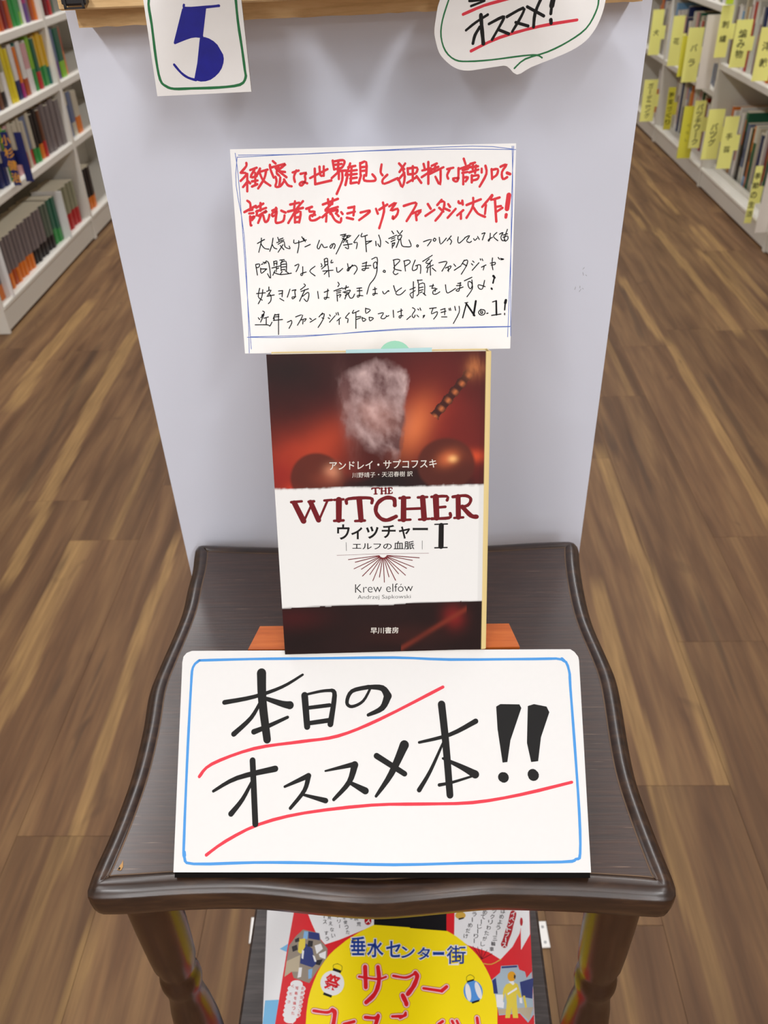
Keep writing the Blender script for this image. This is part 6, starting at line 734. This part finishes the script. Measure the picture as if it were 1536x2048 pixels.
# ---------- the paperback ----------
fr = F['book']; BW = [(0, 0), (106.18, 0), (109.0, 154.66), (1.2, 156.6)]
tbk = thing('paperback_book', fr[0], 'paperback with red and black cover, white title band, standing face out', 'book')
def cover_colour(u, v):
    """u 0..1 left to right, v 0..1 bottom to top: generic smoky red picture, white band, dark foot"""
    W1 = lambda c: np.array([((q / 255 + .055) / 1.055) ** 2.4 for q in c])
    g = lambda x, y, sx, sy, a=0.0: np.exp(-((((u - x) * math.cos(a) + (v - y) * 1.45 * math.sin(a) - (0)) / sx) ** 2 + ((-(u - x) * math.sin(a) + (v - y) * 1.45 * math.cos(a)) / sy) ** 2))
    nz = fbm(u + .3, v * 1.45, 5, 3, 5); n2 = fbm(u, v * 1.45, 14, 9, 4); n3 = fbm(u * 3, v * 1.2, 22, 19, 3)
    c = W1((52, 14, 14))[None, None] * (0.5 + nz[..., None])
    def add(m, col, k=1.0):
        nonlocal c; m = np.clip(m, 0, 1)[..., None] * k; c = c * (1 - m) + W1(col)[None, None] * m
    add(g(.13, .66, .22, .16) * (.55 + .9 * nz), (168, 52, 30), .85); add(g(.24, .72, .16, .08, .7), (186, 66, 36), .7)
    add(g(.72, .80, .16, .22) * (.5 + nz), (150, 40, 28), .8); add(g(.80, .95, .3, .10), (96, 22, 20), .6); add(g(.66, .77, .07, .13, -.4), (226, 120, 66), .8)
    add(g(.9, .72, .14, .2), (120, 32, 26), .7); add(g(.02, .62, .10, .07), (150, 30, 26), .7); add(g(.93, .67, .05, .03), (220, 80, 40), .8); add(g(.12, .575, .07, .03), (214, 60, 36), .8)
    add(g(.08, .95, .2, .08), (30, 12, 12), .8)
    # pale crag lit from the right, with drifting ash below it
    px = u + .05 * (n2 - .5) + .02 * (n3 - .5); py = v + .03 * (n2 - .5)
    crag = np.minimum(np.clip((px - .30 - .20 * np.abs(py - .90)) * 40, 0, 1), np.clip((.635 - px - .9 * np.clip(py - .93, 0, 1) - .22 * np.clip(.86 - py, 0, 1)) * 40, 0, 1)) * np.clip((1.0 - py - .35 * np.abs(px - .5)) * 30, 0, 1) * np.clip((py - .70 + .35 * (px - .42)) * 22, 0, 1)
    rockc = W1((92, 58, 58)) + (W1((206, 178, 176)) - W1((92, 58, 58))) * np.clip(.15 + 1.5 * (fbm(u * 2.2 + v * 1.6, v * 2.2 - u * .8, 9, 51, 5) - .38) + 1.1 * (py - .84) + .5 * (px - .45), 0, 1)[..., None]
    c = c * (1 - crag[..., None]) + rockc * crag[..., None]
    add(g(.50, .80, .10, .07, -.3) * (.5 + n2), (206, 150, 136), .45)
    add(g(.355, .80, .035, .17, .12) * (n3 + .1), (150, 104, 98), .6)
    # dark hills with glowing crests
    hill = np.clip((.665 - .12 * np.abs(u - .5) + .03 * np.sin(u * 9 + 1) + .02 * (n2 - .5) - v) * 30, 0, 1) * np.clip(1 - np.abs(u - .52) * 2.4, 0, 1) ** .4
    add(hill, (22, 12, 14), .96)
    for hx, hy, sx in ((.2, .605, .13), (.80, .645, .14)):
        dome = np.clip((1 - (((u - hx) / sx) ** 2 + ((v - hy) * 1.45 / .13) ** 2)) * 5, 0, 1); add(dome, (84, 34, 24), .92)
    add(g(.27, .625, .035, .035), (224, 150, 116), .85); add(g(.24, .605, .07, .04), (140, 62, 42), .6); add(g(.81, .665, .05, .035, .4), (206, 104, 60), .9); add(g(.83, .663, .02, .016), (250, 190, 120), .9)
    # diagonal banded staff
    du, dv = .835 - .745, (.965 - .80) * 1.45; L_ = math.hypot(.93 - .745, (.955 - .80) * 1.45)
    dx, dy = (.93 - .745) / L_, ((.955 - .80) * 1.45) / L_; t = (u - .745) * dx + (v - .80) * 1.45 * dy; s = -(u - .745) * dy + (v - .80) * 1.45 * dx
    staff = (np.abs(s) < .021 + .003 * np.cos(t * 130)) & (t > 0) & (t < L_); sh = np.clip(1 - np.abs(s + .004) / .022, 0, 1)
    c[staff] = W1((62, 22, 16)) + (W1((196, 110, 62)) - W1((62, 22, 16))) * (sh[staff] ** 1.5 * np.clip(.35 + .9 * np.cos(t[staff] * 130), 0, 1))[:, None]
    add(np.exp(-(((u - .93) / .04) ** 2 + ((v - .95) / .03) ** 2)) * n3 * 1.8, (176, 104, 60), .9)
    # white band with dry-brushed edges
    e1 = .575 + .006 * (n3 - .5) + .012 * (fbm(u * 1.0, v * 22, 6, 31, 4) - .5); e0 = .168 + .008 * u + .012 * (fbm(u * 1.0, v * 22, 6, 41, 4) - .5)
    band = np.clip((e1 - v) / .007 + .5, 0, 1) * np.clip((v - e0) / .007 + .5, 0, 1); c = c * (1 - band[..., None]) + W1((236, 237, 236))[None, None] * band[..., None]
    # foot of the cover
    ft = (v < e0)
    foot = W1((30, 12, 12))[None, None] * (.6 + nz[..., None]); m = g(.84, .12, .05, .06, .3)[..., None]; foot = foot * (1 - m) + W1((120, 26, 24)) * m
    m = (np.exp(-(((v - .02) * 1.45 - (u - .6) * .62) / .016) ** 2) * ((u > .58) & (u < .9)))[..., None] * .8; foot = foot * (1 - m) + W1((124, 46, 30)) * m
    m = g(.05, .13, .16, .06)[..., None] * .8; foot = foot * (1 - m) + W1((66, 14, 16)) * m
    m = g(.6, .06, .2, .05)[..., None] * .5; foot = foot * (1 - m) + W1((62, 24, 18)) * m
    c[ft] = foot[ft]
    # pale yellow fold at the spine side
    fold = u > .977; c[fold] = W1((226, 204, 140)); c[(u > .955) & (u <= .977)] *= .9
    return np.clip(c, 0, 1)
nu, nv = 230, 330; U, Vv = np.meshgrid(np.linspace(0, 1, nu), np.linspace(0, 1, nv))
cc = cover_colour(U, Vv); V = []
for j in range(nv):
    b_ = j / (nv - 1)
    for i in range(nu):
        a_ = i / (nu - 1); x = (BW[0][0] * (1 - a_) + BW[1][0] * a_) * (1 - b_) + (BW[3][0] * (1 - a_) + BW[2][0] * a_) * b_; y = (BW[0][1] * (1 - a_) + BW[1][1] * a_) * (1 - b_) + (BW[3][1] * (1 - a_) + BW[2][1] * a_) * b_
        V.append(frame_pt(fr, x, y, .02 - (max(0, a_ - .975) / .025) ** 2 * .9))
F_ = [(j * nu + i, j * nu + i + 1, (j + 1) * nu + i + 1, (j + 1) * nu + i) for j in range(nv - 1) for i in range(nu - 1)]
front = obj('front_cover', V, F_, attr_mat('printed_cover', 'art', .5, .22, 0), tbk, smooth=True)
at = front.data.color_attributes.new('art', 'FLOAT_COLOR', 'POINT'); at.data.foreach_set('color', np.concatenate([cc, np.ones((nv, nu, 1))], 2).ravel().astype(np.float32))
cov = mat('cover_back', srgb(226, 204, 140), .4)
slab('cover_board', fr, [(.1, .1), (105.6, .1), (108.4, 154.5), (1.3, 156.4)], .35, cov, tbk, n0=-.02)
slab('page_block', fr, [(1.2, .8), (105.2, .8), (107.6, 154.0), (2.2, 155.9)], 16.6, page_m, tbk, n0=-.4)
slab('back_cover', fr, [(.1, .1), (105.6, .1), (108.4, 154.5), (1.3, 156.4)], .35, cov, tbk, n0=-17.1)
slab('spine', fr, [(105.6, .2), (106.1, .2), (108.9, 154.5), (108.4, 154.5)], 17.0, cov, tbk, n0=-.4)
g_ = lambda k: INK[k]
bx = [('p', [c for q in INK['fl_slipgreen'] for c in q[1]])]
slab('sales_slip', fr, INK['fl_slipgreen'][0][1], .2, mat('pale_green_slip', srgb(150, 212, 186), .5), tbk, n0=-8.5)
slab('slip_sheet', fr, [(38, 120), (80, 120), (81, 156.6), (39, 156.9)], .15, mat('pale_blue_slip', srgb(176, 214, 222), .5), tbk, n0=-8.2)
ink('title_lettering', [('book_title', mat('title_maroon', srgb(112, 22, 30), .6, .2)), ('book_black', mat('title_black', srgb(20, 18, 18), .6, .2)), ('book_white', mat('title_white', srgb(226, 222, 214), .4))], fr, front, .05, .02)

# ---------- handwritten note behind the book ----------
fr = F['note']; tn = thing('handwritten_note', frame_pt(fr, 60, -12), 'white card handwritten in red and black Japanese, propped behind the paperback', 'note')
cn = slab('card', fr, [(0, 0), (18, -.1), (18, -12), (120, -12), (120, -.05), (139.1, 0), (141.2, 100.4), (-2.8, 101.6)], .45, paper, tn)
ink('border_line', [('note_blue', pen_blue)], fr, cn, .02); ink('red_lettering', [('note_red', red_note)], fr, cn, .05); ink('black_lettering', [('note_black', pen_black)], fr, cn, .08)

for o in bpy.data.objects:
    if '_base' in o: del o['_base']
